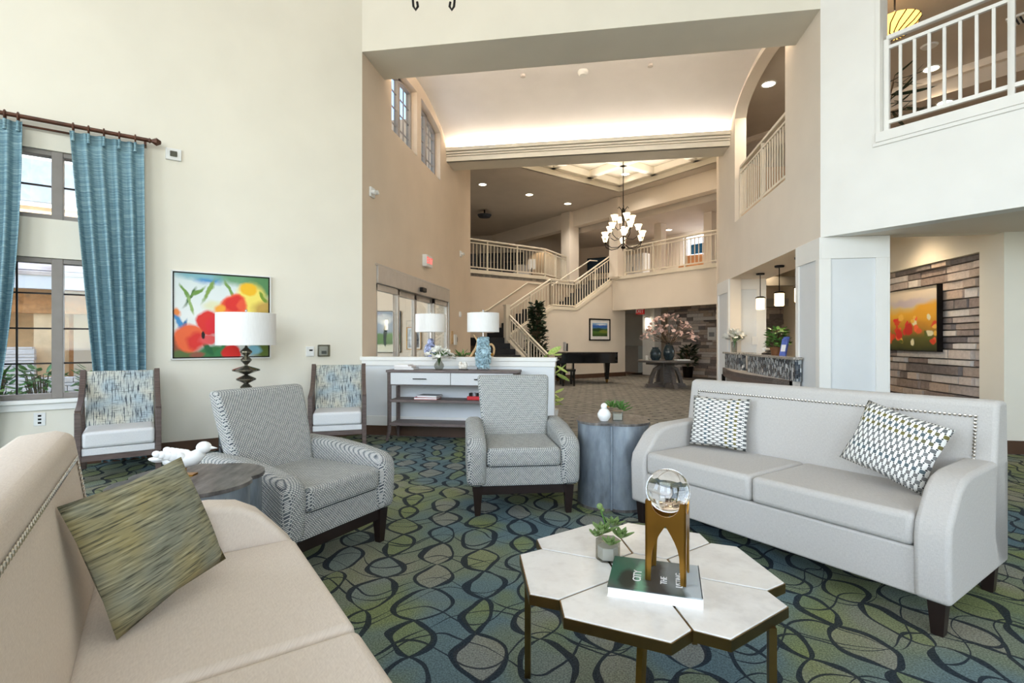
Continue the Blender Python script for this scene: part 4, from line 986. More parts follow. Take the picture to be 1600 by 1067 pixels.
drum('galvanised clover drum table between the tweed chair and the grey sofa', (.159, 4.186, 0), R(0))
drum('galvanised clover drum table under the white bird behind the pale sofa', (-1.80, 2.06, 0), R(20))
# coffee table: six petals round a hexagon
CT = (.183, 1.91, 0); tz = .46
t = thing('coffee_table', 'coffee table of hexagonal marble petals with brass rims', 'coffee table', CT)
a0 = R(-16)
def pol(r, a): return (r * math.cos(a), r * math.sin(a))
def inset(poly, d):
    c = Vector((sum(p[0] for p in poly) / len(poly), sum(p[1] for p in poly) / len(poly))); out = []; n = len(poly)
    for i in range(n):
        p0, p1, p2 = Vector(poly[i - 1]), Vector(poly[i]), Vector(poly[(i + 1) % n]); e1 = (p1 - p0).normalized(); e2 = (p2 - p1).normalized()
        n1 = Vector((-e1.y, e1.x)); n2 = Vector((-e2.y, e2.x)); bis = (n1 + n2); k = d / max(.3, (1 + n1.dot(n2)))
        out.append(tuple(p1 + bis * k))
    return out
polys = [[pol(.13, a0 + R(60) * k) for k in range(6)]]
for k in range(6):
    A = a0 + R(60) * k; B_ = A + R(60)
    polys.append([pol(.13, A), pol(.402, A), pol(.466, A + R(10.5)), pol(.466, B_ - R(10.5)), pol(.402, B_), pol(.13, B_)])
for pg in polys:
    MB().prism(inset(pg, .0005), tz - .036, tz - .004).done('brass_rim', 'gold_rim', t)
    MB().prism(inset(pg, .0045), tz - .006, tz).done('marble_petal', 'marble', t, bevel=.0015)
for ang, r in ((R(176), .43), (R(-38), .44), (R(56), .43)):
    x, y = pol(r, ang); MB().box(x - .011, x + .011, y - .011, y + .011, 0, tz - .035).done('leg', 'gold_rim', t)
p, q = pol(.30, R(-96)), pol(.16, R(-102))
MB().tube([(p[0], p[1], tz - .035), (q[0], q[1], .0)], .016, 4).done('leg', 'gold', t)
# book, sculpture, succulent
BKM = Matrix.Translation((.205, 1.775, tz)) @ Matrix.Rotation(R(-8), 4, 'Z')
t = thing('coffee_table_book', 'large book with green city cover under the brass sculpture', 'book', BKM.to_translation(), R(-8))
MB().box(-.142, .142, -.118, .118, .004, .030).done('page_block', 'paper_white', t)
MB().box(-.145, .145, -.121, .121, 0, .004).done('back_cover', 'paper_white', t)
MB().box(-.145, .145, .0, .004, -.121, .121).done('front_cover', 'book_cover', t, m=Matrix.Translation((0, 0, .034)) @ Matrix.Rotation(R(-90), 4, 'X'))
MB().box(.142, .146, -.121, .121, 0, .034).done('spine', 'paper_white', t)
for s_, x, sz, y in (('CITY', -.055, .038, -.02), ('THE', .03, .03, -.03), ('LISTING', .078, .03, -.015)):
    text(s_, sz, 'paper_white', t, Matrix.Translation((x, y, .0345)) @ Matrix.Rotation(R(90), 4, 'Z'))
t = thing('brass_sculpture', 'brass arched tower holding a crystal ball on the book', 'sculpture', (.248, 1.782, tz + .0345), R(-15))
face = [(-.064, 0), (-.047, 0), (-.043, .09)] + [(-.043 + .043 * math.sin(PI / 2 * k / 6) ** 1.5, .09 + .095 * math.sin(PI / 2 * k / 6)) for k in range(1, 7)]
face = face + [(-x, z) for x, z in face[::-1][1:]]
topn = [(.064, .262)] + [(.045 * math.cos(PI * k / 12), .262 - .048 * math.sin(PI * k / 12)) for k in range(13)] + [(-.064, .262)]
panel = MB().prism(face + topn, -.003, .003, XZ)
for k in range(4):
    o = MB(); o.v = list(panel.v); o.f = list(panel.f)
    o.done('brass_panel', 'gold', t, m=Matrix.Rotation(PI / 2 * k, 4, 'Z') @ Matrix.Translation((0, -.061, 0)))
MB().sphere((0, 0, .285), .072, 32, 20).done('crystal_ball', 'crystal', t, smooth=180)
def leaf_mesh(L, w, th=.0):
    """pointed leaf along +x, curled up"""
    vs = []; fs = []; n = 6
    for i in range(n + 1):
        s = i / n; ww = w * math.sin(PI * min(1, .12 + s * .88)) ** .8 * (1 if s < 1 else .02); z = L * .25 * s * s
        vs += [(s * L, -ww / 2, z + ww * .15), (s * L, 0, z - th), (s * L, ww / 2, z + ww * .15)]
    for i in range(n):
        for j in range(2): fs.append((i * 3 + j, i * 3 + j + 1, i * 3 + j + 4, i * 3 + j + 3))
    return MB().add(vs, fs)
def rosette(parent, name, loc, r, mat, rng, n=15, w=.42):
    proto = None
    for k in range(n):
        tier = k / n; a = k * 2.399; L = r * (1 - .55 * tier)
        m = Matrix.Translation(loc) @ Matrix.Rotation(a, 4, 'Z') @ Matrix.Rotation(-R(12 + 62 * tier), 4, 'Y') @ Matrix.Scale(L, 4)
        if proto is None: proto = leaf_mesh(1, w, .06).done(name, mat, parent, m=m)
        else: inst(proto, name, parent, m)
def succulent(label, loc, sc, pot, seed=1, rz=0):
    rng = random.Random(seed); t = thing('succulent', label, 'plant', loc, rz)
    return t, rng
t, rng = succulent('green succulent rosettes in a clear glass vase on the coffee table', (.055, 1.965, tz), 1, None)
MB().prism([pol(.045, R(60) * k) for k in range(6)], .0, .075).done('glass_vase', 'glass_smoke', t)
MB().prism([pol(.038, R(60) * k) for k in range(6)], .006, .05).done('pebbles', 'ceramic_white', t)
for x, y, z, r in ((-.02, -.01, .10, .06), (.045, -.02, .09, .055), (.02, .03, .115, .05), (-.045, .02, .075, .04), (.005, -.045, .07, .045)): rosette(t, 'leaf', (x, y, z), r, 'leaf_succulent', rng, 13, .5)
MB().tube([(0, .01, .1), (-.02, .01, .16), (-.03, .005, .19)], .003, 5).done('flower_stalk', 'leaf_green', t)
MB().sphere((-.03, .005, .195), .012, 8, 6).sphere((-.02, .012, .18), .009, 8, 6).done('bud', 'leaf_succulent', t)
# decor on the centre drum
t = thing('round_bird', 'small white ceramic round bird on the centre drum table', 'figurine', (.085, 4.06, .662))
MB().lathe([(.001, 0), (.03, 0), (.05, .03), (.052, .055), (.035, .085), (.02, .095)], 16).done('body', 'ceramic_white', t); MB().sphere((0, 0, .112), .026, 12, 8).done('head', 'ceramic_white', t)
MB().lathe([(.008, 0), (.001, .022)], 8, Matrix.Translation((.022, -.012, .112)) @ Matrix.Rotation(R(90), 4, 'Y')).done('beak', 'gold', t)
t, rng = succulent('small green plant in a glass cube on the centre drum table', (.19, 4.12, .662), 1, None)
MB().box(-.04, .04, -.04, .04, 0, .07).done('glass_vase', 'glass_smoke', t); MB().box(-.034, .034, -.034, .034, .004, .05).done('pebbles', 'ceramic_white', t)
for k in range(7): rosette(t, 'leaf', (rng.uniform(-.06, .06), rng.uniform(-.05, .05), rng.uniform(.08, .12)), .07, 'leaf_green', rng, 8, .3)
# white bird on the left drum
t = thing('ceramic_bird', 'white ceramic bird with raised wings on a brass stand', 'figurine', (-1.86, 2.10, .662), R(15)); t.scale = (.85, .85, .85)
MB().box(-.05, .05, -.03, .03, 0, .008).done('stand', 'gold', t)
vs = [(-.11, .075, .015), (-.06, .08, .034), (0, .085, .045), (.05, .095, .04), (.085, .125, .028)]
MB().tube([(x, 0, z) for x, z, r in vs], [r for x, z, r in vs], 14).done('body', 'ceramic_white', t, smooth=80)
MB().sphere((.095, 0, .15), .036, 14, 10, sc=(1.1, .85, .9)).done('head', 'ceramic_white', t, smooth=180)
MB().lathe([(.012, 0), (.001, .04)], 8, Matrix.Translation((.125, 0, .148)) @ Matrix.Rotation(R(95), 4, 'Y')).done('beak', 'ceramic_white', t)
for s in (-1, 1):
    b = MB()
    for k in range(5): b.sphere((-.02 - .025 * k, s * (.035 + .004 * k), .105 + .006 * k), .03 - .003 * k, 10, 6, sc=(1.3, .4, 1))
    b.done('wing', 'ceramic_white', t, smooth=180)
b = MB()
for k in (-1, 0, 1): b.sphere((-.14, .02 * k, .085 + .01 * abs(k)), .025, 10, 6, sc=(1.6, .5, .5))
b.done('tail', 'ceramic_white', t, smooth=180)
MB().tube([(0, 0, .005), (0, 0, .06)], .006, 6).done('peg', 'gold', t)
# side table with lamp between the wooden chairs
STL = (-3.76, 5.14, 0)
t = thing('side_table', 'steel framed side table carrying the glass disc lamp', 'side table', STL, R(45))
for sx in (-1, 1):
    for sy in (-1, 1): MB().tube([(sx * .25, sy * .25, 0), (sx * .25, sy * .25, .63)], .018, 8).done('leg', 'steel', t)
    MB().box(sx * .25 - .012, sx * .25 + .012, -.25, .25, .10, .125).done('stretcher', 'steel', t)
MB().box(-.29, .29, -.29, .29, .63, .665).done('table_top', 'wood_grey', t, bevel=.005)
t = thing('table_lamp', 'table lamp with stacked smoky glass discs and white drum shade before the painting', 'lamp', (STL[0] - .02, STL[1] - .02, .665), R(45))
b = MB().lathe([(.001, 0), (.08, 0), (.08, .015), (.02, .03), (.015, .06)], 20); b.done('base', 'chrome', t)
pr = [(.02, .05)]
for zc, r in ((.11, .06), (.20, .10), (.30, .14), (.41, .055), (.50, .06)): pr += [(.016, zc - .05), (r, zc - .008), (r, zc + .008), (.016, zc + .05)]
pr.append((.012, .57)); MB().lathe(pr, 24).done('disc_stem', flat('smoke_metal', (120, 116, 104), .12, .8), t)
MB().tube([(0, 0, .55), (0, 0, .95)], .006, 6).done('harp', 'chrome', t); MB().sphere((0, 0, .955), .014, 8, 6).done('finial', 'chrome', t)
MB().lathe([(.29, .575), (.30, .575), (.30, .925), (.29, .925)], 36).done('shade', 'lamp_shade', t)
t, rng = succulent('small green succulent on the side table behind the tweed armchair', (-3.50, 5.10, .665), 1, None)
MB().lathe([(.001, 0), (.04, 0), (.05, .05), (.045, .05), (.001, .045)], 14).done('pot', 'ceramic_white', t)
for k in range(4): rosette(t, 'leaf', (rng.uniform(-.04, .04), rng.uniform(-.04, .04), .05), .07, 'leaf_green', rng, 10, .45)
# console table
CX0, CX1, CY0, CY1, CZ = -2.62, -.93, 6.25, 6.60, .915
t = thing('console_table', 'grey wood console table with two pale drawers against the half wall', 'console table', ((CX0 + CX1) / 2, (CY0 + CY1) / 2, 0))
w2, d2 = (CX1 - CX0) / 2, (CY1 - CY0) / 2
MB().box(-w2 - .01, w2 + .01, -d2 - .01, d2 + .01, CZ - .03, CZ).done('table_top', 'wood_grey', t, bevel=.003)
for sx in (-1, 1):
    for sy in (-1, 1):
        x = sx * (w2 - .025); y = sy * (d2 - .025)
        pts = [(x, y, CZ - .03), (x, y, .25), (x + sx * .005, y, .12), (x + sx * .03 * (1 if sy < 0 else 0), y + (-.02 if sy < 0 else 0), 0)]
        MB().tube(pts, [.03, .028, .026, .016], 4).done('leg', 'wood_grey', t, smooth=0)
MB().box(-w2 + .05, w2 - .05, -d2 + .02, d2, CZ - .20, CZ - .03).done('drawer_case', 'wood_grey', t)
for s in (-1, 1):
    x0, x1 = (-w2 + .05, -.004) if s < 0 else (.004, w2 - .05)
    d = MB().box(x0, x1, -d2 - .0, -d2 + .02, CZ - .185, CZ - .035).done('drawer', 'linen_seat', t, bevel=.003)
    xm = (x0 + x1) / 2; MB().tube([(xm - .09, -d2 - .02, CZ - .11), (xm + .09, -d2 - .02, CZ - .11)], .006, 6).box(xm - .08, xm - .07, -d2 - .02, -d2, CZ - .114, CZ - .106).box(xm + .07, xm + .08, -d2 - .02, -d2, CZ - .114, CZ - .106).done('handle', 'black_metal', d)
for z in (.50, .20): MB().box(-w2 + .03, w2 - .03, -d2 + .01, d2 - .01, z, z + .035).done('shelf', 'wood_grey', t, bevel=.003)
# ---------------------------------------------------------------- things on and around the console
def at_px(px, Y):
    """ground x of pixel column px at depth plane Y"""
    xc = (px - 800) / 800; c, s = math.cos(R(9)), math.sin(R(9)); dx, dy = xc * c - s, xc * s + c
    return dx * Y / dy
def drum_shade(t, z0, z1, r):
    MB().lathe([(r - .006, z0), (r, z0), (r, z1), (r - .006, z1)], 36).done('shade', 'lamp_shade', t)
    MB().tube([(0, 0, z0 - .1), (0, 0, z1 + .02)], .005, 6).done('rod', 'chrome', t); MB().sphere((0, 0, z1 + .03), .014, 8, 6).done('finial', 'chrome', t)
t = thing('table_lamp', 'table lamp with teal coral column base on the console', 'lamp', (at_px(755, 6.43), 6.43, CZ))
MB().box(-.07, .07, -.05, .05, 0, .03).done('base', 'crystal', t)
rng = random.Random(4); b = MB()
for k in range(320):
    z = .03 + .38 * rng.random(); a = rng.random() * 2 * PI; r = .055 + .035 * (1 - abs(z - .15) / .3)
    m = Matrix.Translation((r * math.cos(a), r * math.sin(a), z)) @ Matrix.Rotation(a, 4, 'Z') @ Matrix.Rotation(R(rng.uniform(20, 80)), 4, 'Y') @ Matrix.Rotation(rng.random() * 3, 4, 'Z')
    b.sphere((0, 0, 0), .023, 6, 4, m, (1.1, .22, .8))
o = b.done('coral_column', 'coral_teal', t); o['kind'] = 'stuff'
MB().lathe([(.001, .02), (.06, .02), (.07, .15), (.055, .42), (.001, .43)], 14).done('core', 'coral_teal', t)
drum_shade(t, .485, .73, .205)
t = thing('table_lamp', 'table lamp with blue and white ginger jar base behind the half wall', 'lamp', (at_px(673, 7.35), 7.35, .95))
MB().lathe([(.001, 0), (.06, 0), (.065, .03), (.09, .12), (.105, .2), (.085, .27), (.05, .30), (.05, .34), (.035, .37), (.001, .38)], 20).done('jar_base', flat('delft', (126, 134, 172), .25, var=.55, scale=30), t)
drum_shade(t, .47, .735, .225)
t = thing('sofa_table', 'dark side table hidden behind the half wall under the ginger jar lamp', 'side table', (-1.95, 7.35, 0))
MB().box(-.75, .95, -.2, .2, .91, .95).done('table_top', 'wood_grey', t)
for sx in (-.7, .9):
    for sy in (-.16, .16): MB().box(sx - .025, sx + .025, sy - .025, sy + .025, 0, .91).done('leg', 'wood_grey', t)
# driftwood curl, fern, gilt figure behind the half wall
o = MB().tube([(-.07, 0, 0), (.0, 0, .09), (.07, .0, .19), (.09, 0, .26), (.04, 0, .33)], [.014, .016, .016, .014, .01], 8).done('driftwood', 'driftwood'); o.location = (at_px(736, 7.25), 7.25, .95); o.scale = (1.1, 1, 1.3); tag(o, 'curved pale driftwood stick standing behind the half wall', 'ornament')
t = thing('gilt_ornament', 'looped gilt ornament behind the teal coral lamp', 'ornament', (at_px(767, 7.4), 7.4, .95))
b = MB().tube([(.05 * math.cos(a), 0, .2 + .09 * math.sin(a)) for a in [2 * PI * k / 14 for k in range(14)]], .016, 6, closed=True).tube([(-.16 + .07 * math.cos(a), 0, .12 + .07 * math.sin(a)) for a in [PI * k / 10 for k in range(11)]], .013, 6).lathe([(.05, 0), (.02, .03), (.02, .12)], 10)
b.done('loops', 'driftwood', t); MB().sphere((0.02, -.02, .14), .022, 8, 6).done('bead', 'gold', t)
def foliage(name, label, loc, mat, n, spread, h0, h1, leaf, seed, stem=None, cat='plant', group=None, pot=None, bend=.4, single=False):
    rng = random.Random(seed); t = thing(name, label, cat, loc, 0, group); b = MB(); st = MB(); proto = None
    for k in range(n):
        a = rng.random() * 2 * PI; h = rng.uniform(h0, h1); r = spread * math.sqrt(rng.random()) * (1 - bend * (h - h0) / max(.01, h1 - h0))
        L = leaf[0] * rng.uniform(.7, 1.2)
        m = Matrix.Translation((r * math.cos(a), r * math.sin(a), h)) @ Matrix.Rotation(a + rng.uniform(-.7, .7), 4, 'Z') @ Matrix.Rotation(R(rng.uniform(-35, 40)), 4, 'Y') @ Matrix.Rotation(rng.uniform(-.6, .6), 4, 'X')
        if single:
            m = m @ Matrix.Scale(L, 4)
            if proto is None: proto = leaf_mesh(1, leaf[1] / leaf[0], .03).done('leaf', mat, t, m=m)
            else: inst(proto, 'leaf', t, m)
        else:
            q = leaf_mesh(L, leaf[1]); b.add(q.v, q.f, m)
        if stem and k % 3 == 0: st.tube([(0, 0, stem), (r * .5 * math.cos(a), r * .5 * math.sin(a), (stem + h) / 2), (r * math.cos(a), r * math.sin(a), h)], .006, 5)
    if not single: o = b.done('leaves', mat, t, smooth=60); o['kind'] = 'stuff'
    if stem: st.tube([(0, 0, 0), (0, 0, stem)], .012, 6).done('stems', 'bark', t)
    if pot: MB().lathe([(.001, 0), (pot[0] * .75, 0), (pot[0], pot[1]), (pot[0] * .9, pot[1]), (.001, pot[1] * .9)], 18).done('pot', pot[2], t)
    return t
foliage('fern', 'low green fern behind the half wall beside the driftwood', (at_px(722, 7.45), 7.45, .95), 'leaf_green', 26, .10, .10, .16, (.13, .03), 3, .08, pot=(.06, .08, 'ceramic_white'))
def blossoms(b, pts, r, rng, petals=5):
    for p in pts:
        m0 = Matrix.Translation(p) @ Matrix.Rotation(rng.random() * 6, 4, 'Z') @ Matrix.Rotation(rng.uniform(-1, 1), 4, 'X') @ Matrix.Rotation(rng.uniform(-1, 1), 4, 'Y')
        for k in range(petals):
            q = leaf_mesh(r, r * .85); b.add(q.v, q.f, m0 @ Matrix.Rotation(2 * PI * k / petals, 4, 'Z'))
def bouquet(name, label, loc, spread, h0, h1, mat, n, r, seed, vase, vmat, stem_mat='leaf_green', nleaf=8, droop=0.0, cat='flowers'):
    rng = random.Random(seed); t = thing(name, label, cat, loc)
    MB().lathe(vase, 20).done('vase', vmat, t); top = vase[-1][1]
    b = MB(); s = MB(); lf = MB()
    for k in range(n):
        a = rng.random() * 2 * PI; u = math.sqrt(rng.random()); R_ = spread * u; h = h1 - (h1 - h0) * u ** 2 * (1 + droop) + rng.uniform(-.02, .02)
        p = (R_ * math.cos(a), R_ * math.sin(a), h); blossoms(b, [p], r * rng.uniform(.8, 1.2), rng)
        if k % 2 == 0: s.tube([(0, 0, top * .3), (p[0] * .15, p[1] * .15, top), (p[0] * .6, p[1] * .6, (top + h) / 2 + .02), (p[0], p[1], h - .01)], .004, 5)
        if k < nleaf:
            q = leaf_mesh(.12, .04); lf.add(q.v, q.f, Matrix.Translation((p[0] * .4, p[1] * .4, (top + h) / 2)) @ Matrix.Rotation(a, 4, 'Z'))
    o = b.done('blossoms', mat, t, smooth=60); o['kind'] = 'stuff'
    o = s.done('stems', stem_mat, t); o['kind'] = 'stuff'
    if nleaf: o = lf.done('leaves', 'leaf_dark', t); o['kind'] = 'stuff'
    return t
bouquet('orchid_bouquet', 'white orchids arching from a glass bottle vase on the console', (at_px(686, 6.42), 6.42, CZ), .20, .17, .28, 'petal_white', 46, .045, 7, [(.001, 0), (.045, .0), (.065, .04), (.06, .07), (.025, .12), (.022, .16), (.035, .18)], 'glass_smoke', droop=.3)
t = thing('coral_piece', 'small white coral on the console between vase and lamp', 'ornament', (at_px(724, 6.42), 6.42, CZ)); b = MB(); rng = random.Random(9)
for k in range(16): b.sphere((rng.uniform(-.05, .05), rng.uniform(-.03, .03), .025 + rng.random() * .06), .026, 6, 5)
b.done('coral', 'coral_white', t); MB().box(-.055, .055, -.035, .035, 0, .012).done('stand', 'black_metal', t)
def book(label, loc, rz, w, d, h, mat, group=None):
    t = thing('book', label, 'book', loc, rz, group)
    MB().box(-w / 2 + .004, w / 2 - .004, -d / 2 + .004, d / 2, .003, h - .003).done('pages', 'paper_white', t)
    MB().box(-w / 2, w / 2, -d / 2, d / 2, h - .003, h).box(-w / 2, w / 2, -d / 2, d / 2, 0, .003).box(-w / 2, w / 2, d / 2 - .003, d / 2, 0, h).done('cover', mat, t)
x = at_px(632, 6.4)
book('bottom pale book of the stack on the console', (x + .02, 6.42, CZ), 0, .27, .2, .024, 'paper_grey', 'books stacked on the console')
book('middle pale book of the stack on the console', (x, 6.42, CZ + .024), .05, .24, .19, .022, flat('cover_rose', (196, 176, 176), .6), 'books stacked on the console')
book('top white book of the stack on the console', (x - .02, 6.42, CZ + .046), -.03, .2, .17, .02, 'paper_white', 'books stacked on the console')
x = at_px(668, 6.4)
book('red edged book lying on the console middle shelf', (x, 6.40, .537), .05, .30, .22, .026, 'red', 'books on the console shelf')
book('grey book on top of the red one on the console shelf', (x + .03, 6.40, .564), -.1, .27, .2, .024, 'paper_grey', 'books on the console shelf')
t = thing('domino_box', 'red box with black game pieces on the console shelf', 'box', (at_px(742, 6.4), 6.4, .537)); MB().box(-.09, .09, -.06, .06, 0, .045).done('box', 'red', t, bevel=.004)
for k in range(3): MB().box(-.07 + .05 * k, -.035 + .05 * k, -.03, .03, .045, .085).done('game_piece', 'black_metal' if k != 1 else 'paper_grey', t)
# hosta at the end of the half wall
foliage('leafy_plant', 'bright variegated leafy plant at the end of the half wall', (-.66, 7.55, 0), 'leaf_lime', 24, .15, .30, 1.12, (.24, .10), 8, .25, pot=(.16, .28, 'ceramic_white'), bend=.1, single=True)
# ficus by the stair
foliage('ficus_tree', 'dark green ficus tree in front of the stair railing', (-1.713, 15.71, 0), 'leaf_dark', 460, .30, .75, 2.45, (.19, .10), 12, .7, cat='tree', pot=(.25, .4, 'ceramic_white'), bend=.55)
# ---------------------------------------------------------------- grand piano
PC = PW @ Vector((1.98, -1.25, 0))
t = thing('grand_piano', 'black lacquered grand piano against the stair wall', 'piano', PC, R(45) + R(-32))
out = [(-.80, -.62), (-.80, .62), (-.45, .66), (.15, .60), (.55, .42), (.80, .22), (.98, .0), (.98, -.45), (.85, -.62)]
MB().prism(out, .62, .93, None).done('case', 'black_lacquer', t, bevel=.01)
MB().prism([(x * 1.005, y * 1.005) for x, y in out[1:]] + [(-.62, -.62)], .93, .955).done('lid', 'black_lacquer', t, bevel=.004)
MB().box(-1.02, -.78, -.66, .66, .60, .72).done('keybed', 'black_lacquer', t, bevel=.01)
k_ = MB().box(-1.0, -.86, -.60, .60, .72, .735).done('keyboard', 'ceramic_white', t)
b = MB()
for k in range(36):
    if k % 7 not in (2, 6): b.box(-.94, -.86, -.58 + k * .0325, -.565 + k * .0325, .735, .747)
o = b.done('black_keys', 'black_lacquer', k_)
MB().box(-.80, -.77, -.64, .64, .72, .93).done('fallboard', 'black_lacquer', t)
MB().box(-.36, -.34, -.32, .32, .955, 1.20, Matrix.Translation((0, 0, 0))).done('music_desk', 'black_lacquer', t, m=Matrix.Translation((-.2, 0, .02)) @ Matrix.Rotation(R(0), 4, 'Y'))
MB().box(-.40, -.385, -.26, .22, .97, 1.24).done('sheet_music', 'paper_white', t, m=Matrix.Translation((-.2, 0, .02)))
for x, y in ((-.72, -.5), (-.72, .5), (.72, -.12)):
    l_ = MB().frus(.10, .62, (x - .05, x + .05, y - .05, y + .05), (x - .085, x + .085, y - .085, y + .085)).done('leg', 'black_lacquer', t)
    MB().lathe([(.03, 0), (.04, .03), (.045, .10)], 10, Matrix.Translation((x, y, 0))).done('caster', 'gold', l_)
MB().box(-.35, -.30, -.08, .08, .08, .62).box(-.42, -.28, -.1, .1, .06, .1).done('pedal_lyre', 'black_lacquer', t)
pb = PW @ Vector((.85, -1.75, 0))
t = thing('piano_bench', 'black piano bench left of the grand piano', 'bench', pb, R(10))
MB().box(-.2, .2, -.38, .38, .42, .49).done('seat', 'black_lacquer', t, bevel=.01)
for x in (-.16, .16):
    for y in (-.33, .33): MB().box(x - .025, x + .025, y - .025, y + .025, 0, .42).done('leg', 'black_lacquer', t)
# ---------------------------------------------------------------- pictures
def framed(name, label, loc, rz, w, h, d, frame, canvas, fw=.02, mat_w=0.0, cat='painting'):
    t = thing(name, label, cat, loc, rz)
    b = MB()
    for q in ((-w / 2, -w / 2 + fw, -h / 2, h / 2), (w / 2 - fw, w / 2, -h / 2, h / 2), (-w / 2, w / 2, -h / 2, -h / 2 + fw), (-w / 2, w / 2, h / 2 - fw, h / 2)): b.box(q[0], q[1], -d, 0, q[2], q[3])
    b.done('frame', frame, t)
    if mat_w: MB().box(-w / 2 + fw, w / 2 - fw, -d * .5, -.002, -h / 2 + fw, h / 2 - fw).done('mat_board', 'paper_white', t)
    g = fw + mat_w
    MB().box(-w / 2 + g, w / 2 - g, -d * .75, -d * .5 if mat_w else -.003, -h / 2 + g, h / 2 - g).done('canvas', canvas, t)
    return t
x, y, z = LW(1.685, .004, 1.58)
t = framed('painting', 'square watercolour painting of red poppies on the left wall', (x, y, z), R(45), 1.03, 1.01, .045, 'plastic_white', 'canvas_poppies', .012)
b = MB(); w = 1.0 / 2
for q in ((-w, -w + .012, -w + .01, w - .01), (w - .012, w, -w + .01, w - .01), (-w, w, -w + .01, -w + .022), (-w, w, w - .022, w - .01)): b.box(q[0], q[1], -.042, -.03, q[2], q[3])
b.done('inner_frame', 'black_metal', t)
framed('painting', 'field of red poppies painting on the stone wall at right', (NX + .02, 8.42, 1.60), R(-90), 1.38, .92, .07, 'black_metal', 'canvas_field', .012)
p = PW @ Vector((3.98, -.005, 1.70))
framed('framed_landscape', 'framed landscape of green hills above the piano', p, R(45), 1.05, .78, .035, 'black_metal', 'canvas_hills', .045, .11)
framed('framed_print', 'cypress tree picture seen through the glass entry sidelight', (-4.62, 11.09, 1.50), 0, .62, .95, .03, 'black_metal', 'canvas_cypress', .012)
framed('framed_print', 'pale framed print seen through the sliding entry door', (-4.0, 11.09, 1.35), 0, .34, .5, .03, 'gold', 'canvas_grey', .015, .03)
p = D2(.42, 25.75); framed('framed_print', 'black and white framed print at the end of the far corridor', (p[0], p[1], 1.62), R(-45), .75, 1.0, .03, 'black_metal', 'canvas_grey', .05, .12)
# ---------------------------------------------------------------- round table with flowers
RT = (at_px(1040, 14.9), 14.9, 0)
t = thing('round_table', 'round wooden pedestal table with curved feet in the lobby', 'table', RT, R(20))
MB().lathe([(.001, .70), (.74, .70), (.76, .72), (.76, .76), (.001, .76)], 36).done('table_top', 'wood_floor_table', t, bevel=.004)
MB().box(-.12, .12, -.12, .12, .1, .70).done('pedestal', 'wood_floor_table', t, bevel=.01)
brace = ribbon([(.10, .30), (.30, .40), (.46, .55), (.52, .70)], .09); leg2 = ribbon([(.10, .62), (.32, .50), (.42, .30), (.47, .08)], .09)
for k in range(4):
    m = Matrix.Rotation(PI / 2 * k, 4, 'Z') @ Matrix(((1, 0, 0, 0), (0, 0, 1, 0), (0, 1, 0, 0), (0, 0, 0, 1)))
    MB().prism(leg2, -.05, .05, m).done('leg', 'wood_floor_table', t); MB().prism([(0, 0), (.62, 0), (.56, .10), (0, .13)], -.06, .06, m).done('foot', 'wood_floor_table', t)
    MB().prism([(.08, .70), (.58, .70), (.58, .64), (.08, .60)], -.04, .04, m).done('bracket', 'wood_floor_table', t)
V1 = [(.001, 0), (.10, 0), (.15, .12), (.16, .25), (.12, .38), (.07, .45), (.09, .48)]
bouquet('blossom_arrangement', 'pink cherry blossom branches in a tall dark teal vase on the round table', (RT[0] + .08, RT[1] - .05, .76), .80, .55, 1.28, 'petal_pink', 110, .062, 21, V1, 'ceramic_teal', 'bark', 30)
t = thing('vase', 'short dark teal jar left of the blossoms on the round table', 'vase', (RT[0] - .30, RT[1] - .2, .76)); MB().lathe([(.001, 0), (.1, 0), (.14, .08), (.15, .2), (.11, .3), (.08, .33)], 20).done('jar', 'ceramic_teal', t); MB().lathe([(.09, .33), (.095, .36), (.001, .37)], 16).done('lid', 'ceramic_teal', t)
book('white open book on the round table under the blossoms', (RT[0] + .40, RT[1] - .3, .76), .2, .36, .24, .03, 'paper_white')
t = thing('candle_cup', 'small pale cup beside the short teal jar', 'cup', (RT[0] - .52, RT[1] - .1, .76)); MB().lathe([(.001, 0), (.045, 0), (.05, .12), (.04, .12), (.001, .1)], 14).done('cup', 'coral_white', t)
p = D2(3.3, 22.1); foliage('potted_plant', 'dark bushy plant standing before the lobby stone wall', (p[0], p[1], 0), 'leaf_dark', 110, .3, .45, 1.1, (.24, .08), 31, .4, pot=(.2, .4, 'black_metal'))
p = D2(4.1, 22.75); t = thing('wall_plaque', 'white framed notice on the lobby stone wall', 'sign', (p[0] - .02, p[1] - .02, 1.55), R(-45)); MB().box(-.16, .16, -.03, 0, -.22, .22).done('frame', 'plastic_white', t); MB().box(-.10, .10, -.035, -.03, -.1, .05).done('print', 'paper_grey', t)
t = thing('stone_ledge_shells', 'pale shell ornaments on the ledge of the lobby stone wall', 'ornament', (p[0] + .12, p[1] - .36, 2.02)); MB().sphere((0, 0, .12), .12, 10, 8, sc=(1, .6, 1)).sphere((.3, 0, .08), .09, 10, 8, sc=(1.2, .6, 1)).done('shell', 'coral_white', t); MB().box(-.5, .6, -.12, .12, -.05, 0, Matrix.Rotation(R(-45), 4, 'Z')).done('ledge', 'wood_floor_table', t)
t = thing('wall_sconce', 'lit tube sconce on the white pillar left of the stone wall', 'wall light', (2.22 - .16, 20.2 - .16, 1.75), R(-45)); MB().lathe([(.001, 0), (.06, .0), (.06, .42), (.001, .42)], 14, Matrix.Translation((0, -.06, 0))).done('glass_tube', 'lit_sconce', t); MB().box(-.05, .05, -.03, .03, -.06, .0).box(-.07, .07, -.12, .0, .42, .45).done('bracket', 'black_metal', t)
